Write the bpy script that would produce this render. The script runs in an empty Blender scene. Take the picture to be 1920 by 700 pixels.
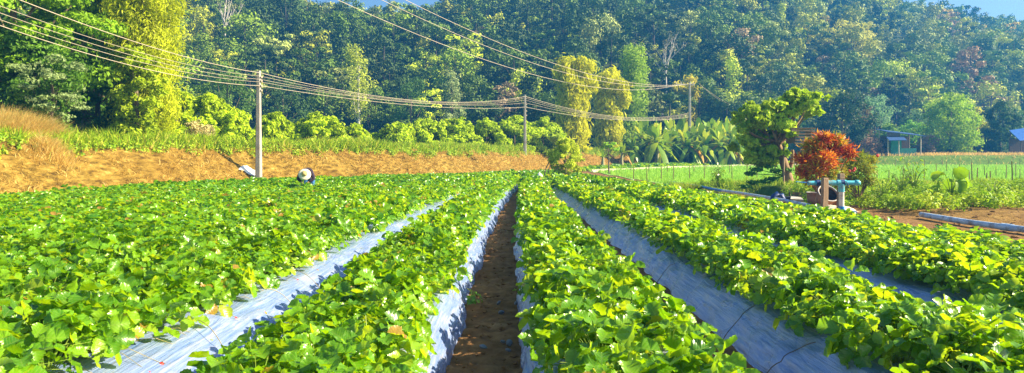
import bpy, math
import numpy as np
from math import radians as R, pi

# ------------------------------------------------------------------ camera, world, sun, exposure
sc = bpy.context.scene
COL = sc.collection
cam_d = bpy.data.cameras.new('camera'); cam = bpy.data.objects.new('camera', cam_d); COL.objects.link(cam)
cam.location = (0, 0, 1.54); cam.rotation_euler = (R(90), 0, 0)
cam_d.lens = 24; cam_d.sensor_width = 36; cam_d.shift_y = -52/1920
cam_d.clip_start = .05; cam_d.clip_end = 3000
sc.camera = cam
SUN_EL, SUN_AZ = R(31), R(94)          # azimuth measured from +Y (view direction) towards +X
world = bpy.data.worlds.new('World'); sc.world = world; world.use_nodes = True
nt = world.node_tree
bg = nt.nodes['Background']
sky = nt.nodes.new('ShaderNodeTexSky'); sky.sky_type = 'NISHITA'; sky.sun_disc = False
sky.sun_elevation = SUN_EL; sky.sun_rotation = SUN_AZ; sky.ozone_density = 3.0; sky.air_density = 1.1; sky.dust_density = 2.2
hs = nt.nodes.new('ShaderNodeHueSaturation'); hs.inputs['Saturation'].default_value = 1.08
nt.links.new(sky.outputs[0], hs.inputs['Color']); nt.links.new(hs.outputs[0], bg.inputs[0]); bg.inputs[1].default_value = .055
sun_d = bpy.data.lights.new('sun', 'SUN'); sun_d.energy = 5.0; sun_d.angle = R(.53); sun_d.color = (1, .86, .60)
sun = bpy.data.objects.new('sun', sun_d); COL.objects.link(sun)
import mathutils
to_sun = mathutils.Vector((math.cos(SUN_EL)*math.sin(SUN_AZ), math.cos(SUN_EL)*math.cos(SUN_AZ), math.sin(SUN_EL)))
sun.rotation_euler = to_sun.to_track_quat('Z', 'Y').to_euler()
sc.view_settings.view_transform = 'Standard'; sc.view_settings.look = 'None'
sc.view_settings.gamma = 1; sc.view_settings.exposure = 1.80
sc.render.engine = 'CYCLES'
sc.cycles.use_denoising = True
sc.cycles.max_bounces = 7; sc.cycles.diffuse_bounces = 3; sc.cycles.glossy_bounces = 2
sc.cycles.transmission_bounces = 3; sc.cycles.transparent_max_bounces = 4; sc.cycles.volume_bounces = 0
HAZE_DENSITY = .0012

rng = np.random.default_rng(11)

# ------------------------------------------------------------------ numeric helpers
def hash2(ix, iy, seed):
    n = (ix.astype(np.int64)*374761393 + iy.astype(np.int64)*668265263 + seed*974711) & 0x7fffffff
    n = ((n ^ (n >> 13))*1274126177) & 0x7fffffff
    return ((n ^ (n >> 16)) & 0xffff)/65535.0
def vnoise(x, y, seed=0):
    x = np.asarray(x, float); y = np.asarray(y, float)
    ix = np.floor(x).astype(np.int64); iy = np.floor(y).astype(np.int64)
    fx = x-ix; fy = y-iy; fx = fx*fx*(3-2*fx); fy = fy*fy*(3-2*fy)
    a = hash2(ix, iy, seed); b = hash2(ix+1, iy, seed); c = hash2(ix, iy+1, seed); d = hash2(ix+1, iy+1, seed)
    return (a*(1-fx)+b*fx)*(1-fy)+(c*(1-fx)+d*fx)*fy-.5
def fbm(x, y, seed=0, octv=4):
    s = 0; a = 1
    for k in range(octv):
        s = s+a*vnoise(np.asarray(x)*2**k, np.asarray(y)*2**k, seed+k); a *= .5
    return s
def sstep(t):
    t = np.clip(t, 0, 1); return t*t*(3-2*t)
def at(px, py, d):                      # the point of the place seen at a photo position, d metres ahead
    return np.array([(px-960)/1280*d, d, 1.54-(py-298)/1280*d])
def norm(v):
    return v/np.maximum(np.linalg.norm(v, axis=-1, keepdims=True), 1e-9)

# ------------------------------------------------------------------ materials
def mat(name):
    m = bpy.data.materials.new(name); m.use_nodes = True
    return m, m.node_tree, m.node_tree.nodes['Principled BSDF'], m.node_tree.nodes['Material Output']
def ramp(nt, fac, stops):
    r = nt.nodes.new('ShaderNodeValToRGB'); e = r.color_ramp.elements
    while len(e) > 1: e.remove(e[-1])
    e[0].position = stops[0][0]; e[0].color = (*stops[0][1], 1)
    for p, c in stops[1:]:
        x = e.new(p); x.color = (*c, 1)
    nt.links.new(fac, r.inputs[0]); return r.outputs[0]
def noise(nt, scale, detail=4, rough=.55, vec_scale=None, dist=0):
    tc = nt.nodes.new('ShaderNodeTexCoord'); n = nt.nodes.new('ShaderNodeTexNoise')
    n.inputs['Scale'].default_value = scale; n.inputs['Detail'].default_value = detail; n.inputs['Roughness'].default_value = rough
    n.inputs['Distortion'].default_value = dist
    if vec_scale:
        mp = nt.nodes.new('ShaderNodeMapping'); mp.inputs['Scale'].default_value = vec_scale
        nt.links.new(tc.outputs['Object'], mp.inputs[0]); nt.links.new(mp.outputs[0], n.inputs['Vector'])
    else:
        nt.links.new(tc.outputs['Object'], n.inputs['Vector'])
    return n.outputs['Fac']
def mixc(nt, f, a, b, mode='MIX'):
    m = nt.nodes.new('ShaderNodeMix'); m.data_type = 'RGBA'; m.blend_type = mode
    for s, v in ((0, f), (6, a), (7, b)):
        if hasattr(v, 'is_output') or hasattr(v, 'links'): nt.links.new(v, m.inputs[s])
        elif s == 0: m.inputs[0].default_value = v
        else: m.inputs[s].default_value = (*v, 1)
    return m.outputs[2]
def bump(nt, h, strength, dist=.02):
    b = nt.nodes.new('ShaderNodeBump'); b.inputs['Strength'].default_value = strength; b.inputs['Distance'].default_value = dist
    nt.links.new(h, b.inputs['Height']); return b.outputs[0]
def simple(name, c1, c2=None, scale=8, rough=.7, metal=0, bstr=.0, vs=None, spec=.4, dirt=None):
    m, nt, p, o = mat(name)
    f = noise(nt, scale, 5, .6, vs)
    col = ramp(nt, f, [(.3, c1), (.7, c2 or c1)])
    if dirt: col = mixc(nt, ramp(nt, noise(nt, dirt, 6, .7), [(.50, (0, 0, 0)), (.66, (.75, .75, .75))]), col, (.22, .13, .06))
    nt.links.new(col, p.inputs['Base Color'])
    p.inputs['Roughness'].default_value = rough; p.inputs['Metallic'].default_value = metal
    p.inputs['Specular IOR Level'].default_value = spec
    if bstr: nt.links.new(bump(nt, f, bstr), p.inputs['Normal'])
    return m
def attr(nt, name, out='Fac'):
    a = nt.nodes.new('ShaderNodeAttribute'); a.attribute_name = name; return a.outputs[out]
def leafy(name, stops, transl=.35, tstops=None, rough=.5, spec=.35, use='rnd', tint=None):
    """leaf material: colour from a per-leaf random value, optionally multiplied by the tree's own colour"""
    m, nt, p, o = mat(name)
    f = attr(nt, 'rnd')
    col = ramp(nt, f, stops); tcol = ramp(nt, f, tstops) if tstops else col
    if tint == 'object':
        oi = nt.nodes.new('ShaderNodeObjectInfo')
        col = mixc(nt, 1.0, col, oi.outputs['Color'], 'MULTIPLY'); tcol = mixc(nt, 1.0, tcol, oi.outputs['Color'], 'MULTIPLY')
    if tint == 'attr':
        ac = attr(nt, 'tint', 'Color')
        col = mixc(nt, 1.0, col, ac, 'MULTIPLY'); tcol = mixc(nt, 1.0, tcol, ac, 'MULTIPLY')
    nt.links.new(col, p.inputs['Base Color']); p.inputs['Roughness'].default_value = rough
    p.inputs['Specular IOR Level'].default_value = spec
    t = nt.nodes.new('ShaderNodeBsdfTranslucent'); nt.links.new(tcol, t.inputs[0])
    mx = nt.nodes.new('ShaderNodeMixShader'); mx.inputs[0].default_value = transl
    nt.links.new(p.outputs[0], mx.inputs[1]); nt.links.new(t.outputs[0], mx.inputs[2]); nt.links.new(mx.outputs[0], o.inputs[0])
    return m
def veined(name, *a, **k):
    """a leaf material with paler ribs running from the midrib to the teeth"""
    m = leafy(name, *a, **k); nt = m.node_tree; p = nt.nodes['Principled BSDF']
    at_ = attr(nt, 'leaf_pos', 'Vector'); sp = nt.nodes.new('ShaderNodeSeparateXYZ'); nt.links.new(at_, sp.inputs[0])
    def mth(op, x, y=None):
        n = nt.nodes.new('ShaderNodeMath'); n.operation = op
        for i, v in enumerate((x, y)):
            if v is None: continue
            if isinstance(v, (int, float)): n.inputs[i].default_value = v
            else: nt.links.new(v, n.inputs[i])
        return n.outputs[0]
    ax_ = mth('ABSOLUTE', sp.outputs[0]); w = mth('SUBTRACT', sp.outputs[1], mth('MULTIPLY', ax_, .95))
    ridge = mth('PINGPONG', mth('MULTIPLY', w, 7.0), .5)
    vein = mth('MULTIPLY', mth('MAXIMUM', mth('LESS_THAN', ridge, .09), mth('LESS_THAN', ax_, .022)), sp.outputs[2])
    src = p.inputs['Base Color'].links[0].from_socket
    nt.links.new(mixc(nt, mth('MULTIPLY', vein, .26), src, (.42, .52, .10)), p.inputs['Base Color'])
    b = nt.nodes.new('ShaderNodeBump'); b.inputs['Strength'].default_value = .3; b.inputs['Distance'].default_value = .005
    nt.links.new(mth('MULTIPLY', ridge, sp.outputs[2]), b.inputs['Height']); nt.links.new(b.outputs[0], p.inputs['Normal'])
    return m
G3 = [(0, (.62, .62, .55)), (.5, (1, 1, 1)), (1, (1.35, 1.3, 1.1))]
M = {}
M['straw_leaf'] = veined('strawberry_leaf', [(0, (.050, .18, .003)), (.45, (.13, .33, .004)), (.85, (.21, .41, .005)), (.99, (.30, .44, .012)), (1, (.34, .17, .03))], .45,
                        [(0, (.20, .44, .004)), (.5, (.40, .65, .004)), (1, (.65, .75, .01))], .30, .75)
M['stem'] = simple('green_stem', (.16, .30, .03), (.28, .34, .05), 20, .5)
M['runner'] = simple('dry_runner', (.42, .30, .10), (.28, .26, .08), 20, .6)
M['berry'] = simple('berry_red', (.55, .015, .008), (.65, .05, .01), 60, .35, bstr=.3)
M['tree_obj'] = leafy('tree_leaves', G3, .42, None, .55, .3, tint='object')
M['forest_obj'] = leafy('hillside_leaves', G3, .14, None, .6, .25, tint='object')
M['tree_attr'] = leafy('forest_leaves', G3, .14, None, .6, .25, tint='attr')
M['grass'] = leafy('green_grass', [(0, (.15, .30, .006)), (.5, (.34, .50, .012)), (.85, (.42, .48, .03)), (1, (.6, .5, .12))], .35, None, .6, .2)
M['rice'] = leafy('rice_blades', [(0, (.22, .46, .03)), (1, (.36, .58, .06))], .4, None, .6, .2)
M['weed'] = leafy('weed_leaves', [(0, (.15, .32, .008)), (.5, (.32, .50, .012)), (1, (.52, .58, .04))], .45, None, .5, .3)
M['dry_grass'] = leafy('dry_grass', [(0, (.42, .25, .05)), (.5, (.66, .44, .10)), (.9, (.80, .62, .22)), (1, (.34, .36, .04))], .4, None, .7, .15)
M['golden'] = leafy('golden_grass', [(0, (.48, .30, .06)), (.4, (.74, .52, .14)), (.85, (.88, .70, .28)), (1, (.34, .46, .05))], .6, None, .7, .15)
M['croton'] = leafy('croton_leaves', [(0, (.14, .01, .01)), (.25, (.42, .04, .01)), (.45, (.72, .20, .01)), (.60, (.80, .48, .02)), (.75, (.34, .42, .02)), (1, (.12, .28, .02))], .35, None, .45, .35)
M['shrub_yellow'] = leafy('shrub_leaves', [(0, (.12, .20, .015)), (.5, (.30, .36, .02)), (.85, (.50, .42, .03)), (1, (.60, .22, .03))], .35, None, .5, .3)
M['banana'] = leafy('banana_leaf', [(0, (.12, .25, .006)), (.5, (.29, .43, .008)), (1, (.58, .60, .03))], .35, None, .32, .5)
M['banana_dry'] = leafy('banana_dry_leaf', [(0, (.38, .20, .04)), (1, (.72, .38, .03))], .3, None, .6, .2)
M['bark'] = simple('bark', (.11, .075, .045), (.22, .17, .12), 14, .9, bstr=.6, vs=(1, 1, .25))
M['forest_bark'] = simple('forest_bark', (.04, .033, .025), (.09, .075, .055), 6, .9)
M['pale_bark'] = simple('pale_bark', (.42, .38, .33), (.60, .56, .50), 9, .8, bstr=.3)
M['brown_bark'] = simple('brown_bark', (.16, .09, .04), (.38, .24, .12), 12, .85, bstr=.7, vs=(1, 1, .3))
M['culm'] = simple('bamboo_culm', (.16, .20, .04), (.34, .32, .08), 6, .5)
M['banana_stem'] = simple('banana_stem', (.22, .20, .08), (.34, .30, .14), 7, .6, vs=(1, 1, .2))
M['concrete'] = simple('pole_concrete', (.30, .28, .25), (.42, .39, .35), 5, .85, bstr=.25, vs=(1, 1, .3), dirt=1.2)
M['wire'] = simple('wire_aluminium', (.40, .33, .24), (.52, .44, .33), 3, .5, spec=.5)
M['wood'] = simple('weathered_wood', (.20, .13, .07), (.42, .29, .17), 16, .85, bstr=.8, vs=(3, 3, .3))
M['grey_wood'] = simple('grey_wood', (.13, .09, .06), (.34, .25, .17), 10, .9, bstr=.8, vs=(.25, 3, 3))
M['pipe_teal'] = simple('teal_pvc', (.05, .42, .52), (.12, .52, .60), 5, .38, spec=.5, dirt=4.5)
M['pipe_blue'] = simple('blue_pvc', (.01, .22, .62), (.03, .30, .70), 5, .4, spec=.5, dirt=4.5)
M['pipe_pale'] = simple('pale_pvc', (.62, .60, .50), (.72, .70, .62), 6, .5, spec=.5, dirt=4.5)
M['pipe_white'] = simple('faded_blue_pvc', (.36, .50, .68), (.60, .68, .76), 2.5, .4, spec=.5, dirt=4.5)
M['pipe_grey'] = simple('grey_pvc', (.40, .40, .38), (.55, .56, .54), 4, .5)
M['black'] = simple('black_rubber', (.018, .018, .02), (.04, .04, .045), 9, .45)
M['navy'] = simple('blue_black_band', (.01, .03, .12), (.015, .05, .2), 9, .5)
M['clay'] = simple('brown_pot_clay', (.22, .11, .06), (.34, .18, .10), 8, .75, bstr=.2)
M['sack'] = simple('pale_sack', (.62, .46, .30), (.80, .68, .52), 7, .85, bstr=.5)
M['white_sheet'] = simple('white_plastic_sheet', (.72, .72, .70), (.85, .85, .83), 3, .5, bstr=.3)
M['metal_blue'] = simple('blue_roof_metal', (.006, .04, .16), (.015, .08, .24), 4, .7, 0, vs=(1, 8, 1))
M['green_wall'] = simple('green_painted_wall', (.02, .20, .16), (.04, .26, .20), 4, .7)
M['dark_wood'] = simple('dark_wood', (.07, .05, .04), (.14, .10, .07), 6, .9)
M['tarp_blue'] = simple('blue_tarp', (.02, .10, .42), (.04, .16, .50), 3, .5, bstr=.4)
M['grey_roof'] = simple('grey_tin_roof', (.28, .28, .30), (.45, .44, .44), 3, .6)
M['insul'] = simple('porcelain', (.45, .38, .28), (.55, .48, .36), 5, .4)
M['skin'] = simple('skin', (.42, .22, .13), (.48, .26, .16), 8, .6)
M['jacket'] = simple('dark_jacket', (.020, .014, .028), (.04, .025, .05), 12, .9)
M['jeans'] = simple('blue_jeans', (.02, .09, .26), (.05, .16, .36), 18, .9)
M['hat'] = simple('straw_hat', (.66, .58, .40), (.82, .76, .58), 25, .7, bstr=.3)
M['hat_top'] = simple('straw_hat_crown', (.45, .34, .12), (.56, .44, .18), 25, .8)
M['flower_red'] = simple('red_petal', (.70, .01, .03), (.60, .01, .02), 9, .5)
M['kerb'] = simple('pale_channel_edge', (.46, .36, .28), (.66, .56, .46), 2, .85, bstr=.3)
M['stake'] = simple('wooden_stake', (.14, .08, .04), (.26, .16, .08), 6, .9)
M['pebble'] = simple('blue_grey_stone', (.09, .11, .14), (.20, .22, .25), 6, .6)

def mulch_material():
    m, nt, p, o = mat('silver_mulch_film')
    streak = noise(nt, 1, 6, .62, (34, 1.7, 34), .3)
    big = noise(nt, 1.7, 3, .5)
    dirt = noise(nt, 9, 6, .7, (1.6, .6, 1.6))
    c = ramp(nt, streak, [(.30, (.12, .22, .50)), (.52, (.26, .34, .58)), (.72, (.46, .48, .60))])
    c = mixc(nt, ramp(nt, dirt, [(.56, (0, 0, 0)), (.70, (.7, .7, .7))]), c, (.30, .26, .20))
    nt.links.new(c, p.inputs['Base Color'])
    r = ramp(nt, big, [(.3, (.20, .20, .20)), (.7, (.36, .36, .36))]); nt.links.new(r, p.inputs['Roughness'])
    p.inputs['Metallic'].default_value = .22
    b1 = nt.nodes.new('ShaderNodeBump'); b1.inputs['Strength'].default_value = .9; b1.inputs['Distance'].default_value = .02
    nt.links.new(streak, b1.inputs['Height'])
    nt.links.new(b1.outputs[0], p.inputs['Normal'])
    return m
M['mulch'] = mulch_material()

def soil_material(name, c1, c2, c3):
    m, nt, p, o = mat(name)
    a = noise(nt, 5, 8, .68); b = noise(nt, .7, 4, .6)
    c = ramp(nt, a, [(.3, c1), (.52, c2), (.72, c3)])
    c = mixc(nt, ramp(nt, b, [(.4, (0, 0, 0)), (.65, (.6, .6, .6))]), c, c1)
    nt.links.new(c, p.inputs['Base Color']); p.inputs['Roughness'].default_value = .95; p.inputs['Specular IOR Level'].default_value = .15
    nt.links.new(bump(nt, a, .9, .05), p.inputs['Normal'])
    return m
M['soil'] = soil_material('furrow_soil', (.13, .065, .024), (.27, .14, .055), (.42, .24, .10))

def ground_material():
    m, nt, p, o = mat('ground_surface')
    a = noise(nt, 1.9, 9, .7); b = noise(nt, .35, 5, .6); st = noise(nt, 1, 7, .7, (2.2, 2.2, 7))
    soil = ramp(nt, a, [(.3, (.12, .06, .022)), (.5, (.22, .12, .045)), (.72, (.34, .20, .085))])
    straw = ramp(nt, st, [(.36, (.06, .036, .008)), (.47, (.18, .115, .020)), (.59, (.31, .20, .038)), (.73, (.48, .35, .10))])
    straw = mixc(nt, ramp(nt, b, [(.48, (0, 0, 0)), (.68, (.5, .5, .5))]), straw, (.16, .08, .012))
    grass = ramp(nt, a, [(.3, (.05, .12, .01)), (.6, (.14, .22, .02)), (.8, (.30, .26, .06))])
    forest = ramp(nt, a, [(.3, (.02, .035, .008)), (.7, (.06, .07, .02))])
    c = mixc(nt, attr(nt, 'w_bank'), soil, straw)
    c = mixc(nt, attr(nt, 'w_grass'), c, grass)
    c = mixc(nt, attr(nt, 'w_forest'), c, forest)
    nt.links.new(c, p.inputs['Base Color']); p.inputs['Roughness'].default_value = .95; p.inputs['Specular IOR Level'].default_value = .1
    nt.links.new(bump(nt, st, 1.0, .12), p.inputs['Normal'])
    return m
M['ground'] = ground_material()
def paddy_material():
    m, nt, p, o = mat('paddy_green')
    a = noise(nt, 1, 5, .6, (1.2, .35, 1)); c = ramp(nt, a, [(.3, (.20, .34, .05)), (.7, (.34, .50, .10))])
    nt.links.new(c, p.inputs['Base Color']); p.inputs['Roughness'].default_value = .8
    return m
M['paddy'] = paddy_material()
def water_material():
    m, nt, p, o = mat('channel_water')
    p.inputs['Base Color'].default_value = (.05, .06, .015, 1); p.inputs['Roughness'].default_value = .04
    p.inputs['Specular IOR Level'].default_value = .6
    nt.links.new(bump(nt, noise(nt, 5, 3), .12, .02), p.inputs['Normal'])
    return m
M['water'] = water_material()

# ------------------------------------------------------------------ mesh helpers
def mesh_np(name, parts, material, smooth=False):
    """parts: list of (V, F, rnd or None[, tint]) with F an (n,3) or (n,4) array"""
    Vs, loops, tots, rn, tn = [], [], [], [], []
    off = 0
    for p in parts:
        V, F = np.asarray(p[0], float), np.asarray(p[1], np.int64)
        if len(F) == 0: continue
        Vs.append(V); loops.append((F+off).ravel()); tots.append(np.full(len(F), F.shape[1])); off += len(V)
        r = p[2] if len(p) > 2 and p[2] is not None else np.full(len(F), .5)
        rn.append(np.broadcast_to(r, (len(F),)))
        if len(p) > 3: tn.append(np.broadcast_to(p[3], (len(F), 3)))
    V = np.concatenate(Vs); L = np.concatenate(loops); T = np.concatenate(tots)
    me = bpy.data.meshes.new(name)
    me.vertices.add(len(V)); me.vertices.foreach_set('co', V.astype(np.float32).ravel())
    me.loops.add(len(L)); me.loops.foreach_set('vertex_index', L.astype(np.int32))
    me.polygons.add(len(T)); st = np.concatenate([[0], np.cumsum(T)[:-1]]).astype(np.int32)
    me.polygons.foreach_set('loop_start', st)
    me.polygons.foreach_set('use_smooth', np.full(len(T), smooth))
    a = me.attributes.new('rnd', 'FLOAT', 'FACE'); a.data.foreach_set('value', np.concatenate(rn).astype(np.float32))
    if tn:
        t = np.concatenate(tn); t = np.concatenate([t, np.ones((len(t), 1))], 1)
        a = me.attributes.new('tint', 'FLOAT_COLOR', 'FACE'); a.data.foreach_set('color', t.astype(np.float32).ravel())
    me.update(calc_edges=True); me.validate()
    if material is not None: me.materials.append(material)
    return me
def link(name, me, parent=None, loc=(0, 0, 0), rot=(0, 0, 0), scale=(1, 1, 1)):
    o = bpy.data.objects.new(name, me); COL.objects.link(o); o.parent = parent
    o.location = tuple(float(v) for v in loc); o.rotation_euler = rot; o.scale = scale
    return o
def tag(o, label=None, cat=None, group=None, kind=None):
    if label: o['label'] = label
    if cat: o['category'] = cat
    if group: o['group'] = group
    if kind: o['kind'] = kind
    return o
def thing(name, label, cat, loc=(0, 0, 0), rz=0, group=None):
    o = link(name, None, None, loc, (0, 0, rz)); return tag(o, label, cat, group)
def part(name, parts, m, parent, smooth=False):
    return link(name, mesh_np(name, parts, M[m] if isinstance(m, str) else m, smooth), parent)

def tube(P, rad, n=7, cap=True):
    P = np.asarray(P, float); k = len(P); rad = np.broadcast_to(np.asarray(rad, float), (k,))
    T = np.gradient(P, axis=0); T = norm(T)
    ref = np.array([0, 0, 1.]) if abs(T[0][2]) < .9 else np.array([1., 0, 0])
    A = norm(np.cross(T, ref)); B = np.cross(T, A)
    th = np.arange(n)/n*2*pi
    V = (P[:, None]+rad[:, None, None]*(np.cos(th)[None, :, None]*A[:, None]+np.sin(th)[None, :, None]*B[:, None])).reshape(-1, 3)
    i = np.arange(k-1)[:, None]*n; j = np.arange(n)[None]; j2 = (j+1) % n
    F = np.stack([i+j, i+j2, i+n+j2, i+n+j], -1).reshape(-1, 4)
    out = [(V, F, None)]
    if cap and rad[0] > 0:
        for e, s in ((0, 1), (k-1, -1)):
            c = np.concatenate([V[e*n:(e+1)*n], P[e][None]]); f = np.stack([np.arange(n), np.full(n, n), (np.arange(n)+1) % n], 1)
            out.append((c, f[:, ::s], None))
    return out
def box(c, s, rz=0, bev=0):
    c = np.asarray(c, float); s = np.asarray(s, float)/2
    b = min(bev, s.min()*.9)
    if b <= 0:
        V = np.array([[x, y, z] for x in (-1, 1) for y in (-1, 1) for z in (-1, 1)])*s
        F = np.array([[0, 1, 3, 2], [4, 6, 7, 5], [0, 4, 5, 1], [2, 3, 7, 6], [0, 2, 6, 4], [1, 5, 7, 3]])
        fs = [(V, F)]
    else:                                # chamfered in plan and at top and bottom
        ring = []
        for (sx, sy) in ((1, 1), (-1, 1), (-1, -1), (1, -1)):
            a = np.array([sx*s[0], sy*(s[1]-b)]); d = np.array([sx*(s[0]-b), sy*s[1]])
            ring += [a, d] if sx*sy > 0 else [d, a]
        ring = np.array(ring); n = 8; V = []
        for z, k in ((-s[2], 1-b/s[:2].max()), (-s[2]+b, 1), (s[2]-b, 1), (s[2], 1-b/s[:2].max())):
            V += [[p[0]*k, p[1]*k, z] for p in ring]
        V = np.array(V); i = np.arange(3)[:, None]*n; j = np.arange(n)[None]; j2 = (j+1) % n
        F = np.stack([i+j, i+j2, i+n+j2, i+n+j], -1).reshape(-1, 4)
        caps = []
        for o_, d in ((0, -1), (24, 1)):
            for t in range(1, 7): caps.append([o_, o_+t, o_+t+1][::d])
        fs = [(V, F), (V, np.array(caps))]
    ca, sa = math.cos(rz), math.sin(rz); Rm = np.array([[ca, -sa, 0], [sa, ca, 0], [0, 0, 1]])
    return [(V@Rm.T+c, F, None) for V, F in fs]
def lathe(prof, n=20, c=(0, 0, 0), axis=None):
    prof = np.asarray(prof, float); th = np.arange(n)/n*2*pi; k = len(prof)
    V = np.stack([prof[:, None, 0]*np.cos(th), prof[:, None, 0]*np.sin(th), np.repeat(prof[:, 1:2], n, 1)], -1).reshape(-1, 3)
    if axis is not None:
        q = mathutils.Vector((0, 0, 1)).rotation_difference(mathutils.Vector(axis)).to_matrix(); V = V@np.array(q).T
    i = np.arange(k-1)[:, None]*n; j = np.arange(n)[None]; j2 = (j+1) % n
    return [(V+np.asarray(c, float), np.stack([i+j, i+j2, i+n+j2, i+n+j], -1).reshape(-1, 4), None)]

def cards(P, N, L, W, rnd=None, tint=None, droop=.0, T=None):
    """many leaf-sized faces: a folded diamond of two triangles-quads for each point"""
    n = len(P); N = norm(N)
    if T is None: T = rng.normal(size=(n, 3))
    T = norm(T-(T*N).sum(1, keepdims=True)*N); B = np.cross(N, T)
    L = np.broadcast_to(L, (n,))[:, None]; W = np.broadcast_to(W, (n,))[:, None]
    v0 = P-T*L*.5; v2 = P+T*L*.5-N*L*droop
    v1 = P+B*W*.5+N*W*.12; v3 = P-B*W*.5+N*W*.12
    V = np.stack([v0, v1, v2, v3], 1).reshape(-1, 3)
    F = (np.arange(n)[:, None]*4+np.arange(4)[None])
    if rnd is None: rnd = rng.random(n)
    return (V, F, rnd) if tint is None else (V, F, rnd, tint)
def blob_points(C, rad, n, shell=.55, up=.25, cut=None):
    """n points in ellipsoid blobs, biased to the outside; returns points, outward normals, blob index"""
    C = np.asarray(C, float); rad = np.asarray(rad, float)
    if rad.ndim == 1: rad = np.stack([rad, rad, rad*.8], 1)
    w = (rad[:, 0]*rad[:, 1]); idx = rng.choice(len(C), n, p=w/w.sum())
    D = norm(rng.normal(size=(n, 3))); r = shell+(1-shell)*rng.random(n)**.6
    r = r*(1+.2*rng.normal(size=n))
    P = C[idx]+D*rad[idx]*r[:, None]
    N = D+np.array([0, 0, up])+rng.normal(size=(n, 3))*.33
    return P, N, idx
def blades(P, h, w, lean=.35, rnd=None, leandir=None):
    """grass blades: a tapered triangle pair per root point"""
    n = len(P); a = rng.random(n)*2*pi; S = np.stack([np.cos(a), np.sin(a), np.zeros(n)], 1)
    Ld = rng.normal(size=(n, 3))*lean; Ld[:, 2] = 1
    if leandir is not None: Ld[:, :2] += np.asarray(leandir)[:2]
    Ld = norm(Ld); h = np.broadcast_to(h, (n,))[:, None]; w = np.broadcast_to(w, (n,))[:, None]
    mid = P+Ld*h*.55; tip = P+Ld*h+np.concatenate([Ld[:, :2]*h*.35, -h*.08], 1)
    V = np.stack([P-S*w*.5, P+S*w*.5, mid+S*w*.4, mid-S*w*.4, tip], 1).reshape(-1, 3)
    b = np.arange(n)[:, None]*5
    rnd = rng.random(n) if rnd is None else rnd
    return [(V, b+np.array([0, 1, 2, 3]), rnd), (V, b+np.array([3, 2, 4]), rnd)]

# ------------------------------------------------------------------ terrain
BANK = np.array([(-60, -12), (-24, 6), (-15.7, 14), (-15.0, 20), (-14.6, 24.6), (-12.3, 33.4), (-8.0, 39.6), (-3.8, 45.5), (1.9, 57), (6.6, 70), (13, 82.5), (24, 92), (46, 100), (300, 130)], float)
def bank_sd(x, y):
    """signed distance to the foot of the bank, positive on the bank side"""
    x = np.asarray(x, float); y = np.asarray(y, float)
    best = np.full(x.shape, 1e9); sg = np.ones(x.shape)
    for (ax, ay), (bx, by) in zip(BANK[:-1], BANK[1:]):
        dx, dy = bx-ax, by-ay; t = np.clip(((x-ax)*dx+(y-ay)*dy)/(dx*dx+dy*dy), 0, 1)
        d = np.hypot(x-ax-t*dx, y-ay-t*dy); s = dx*(y-ay)-dy*(x-ax)
        sg = np.where(d < best-1e-9, np.sign(s), sg); best = np.minimum(d, best)
    return best*sg
def rise(x, y):
    f = sstep((x+4)/14)
    return f*.015*np.clip(y-45, 0, 62)
def hill(x, y):
    base = 100+.33*np.clip(x-8, 0, 400)-.10*np.clip(-x-20, 0, 200)
    t = (y-base)/135
    u = x/np.maximum(y, 1)
    top = 40.5+11.5*sstep((u+.02)/.3)-4.5*sstep((u-.42)/.3)-4*sstep((.14-np.abs(u+.21))/.06)+7*sstep((-u-.33)/.2)
    h = top*np.where(t < 0, 0, np.where(t < 1, np.sin(np.clip(t, 0, 1)*pi/2)**.85, 1-.12*(t-1)))
    return h+sstep(t*6)*(4.5*fbm(x/34, y/34, 5, 3)+1.2*fbm(x/9, y/9, 9, 2))
def H(x, y):
    x = np.asarray(x, float); y = np.asarray(y, float)
    sd = bank_sd(x, y)+.35*fbm(x/1.7, y/1.7, 21, 3)
    top = 2.15-1.1*sstep((x-12)/14)+.25*fbm(x/3, y/3, 31, 3)
    z = rise(x, y)*(1-sstep(sd/3)*(x < 30)*.8)+top*sstep(sd/3.1)*sstep((34-x)/14)
    z = z+sstep(sd/1.0)*sstep((3.6-sd)/1)*(.22*fbm(x/.8, y/.8, 41, 4)-.34*np.abs(fbm(x/.55+y/.9, y/2.6-x/3, 47, 2)))
    # bund beyond the paddy
    yb = 86+.02*(x-40)
    z = z+(1.35-.3*sstep((60-x)/30))*sstep((y-yb)/2.2)*sstep((x-42)/6)*(y < 200)
    # drainage channel and its levee, dirt ridge under the weeds
    ch = sstep((x-9.4)/.5)*sstep((12.7-x)/.6)*sstep((y-22.3)/1)*sstep((35-y)/1.5)
    z = z-.42*ch+.22*sstep((y-31)/1.5)*sstep((37.5-y)/2)*sstep((x-9)/2)*(1-ch)
    z = z+.16*sstep((y-(16.4+.0*x))/1.2)*sstep((x-(10.2))/2.5)*sstep((31-y)/3)
    return z+hill(x, y)+.05*fbm(x/2.3, y/2.3, 3, 4)*sstep((np.abs(x-1)-8)/2)
def hz(x, y): return float(H(np.array([x]), np.array([y]))[0])

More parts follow.
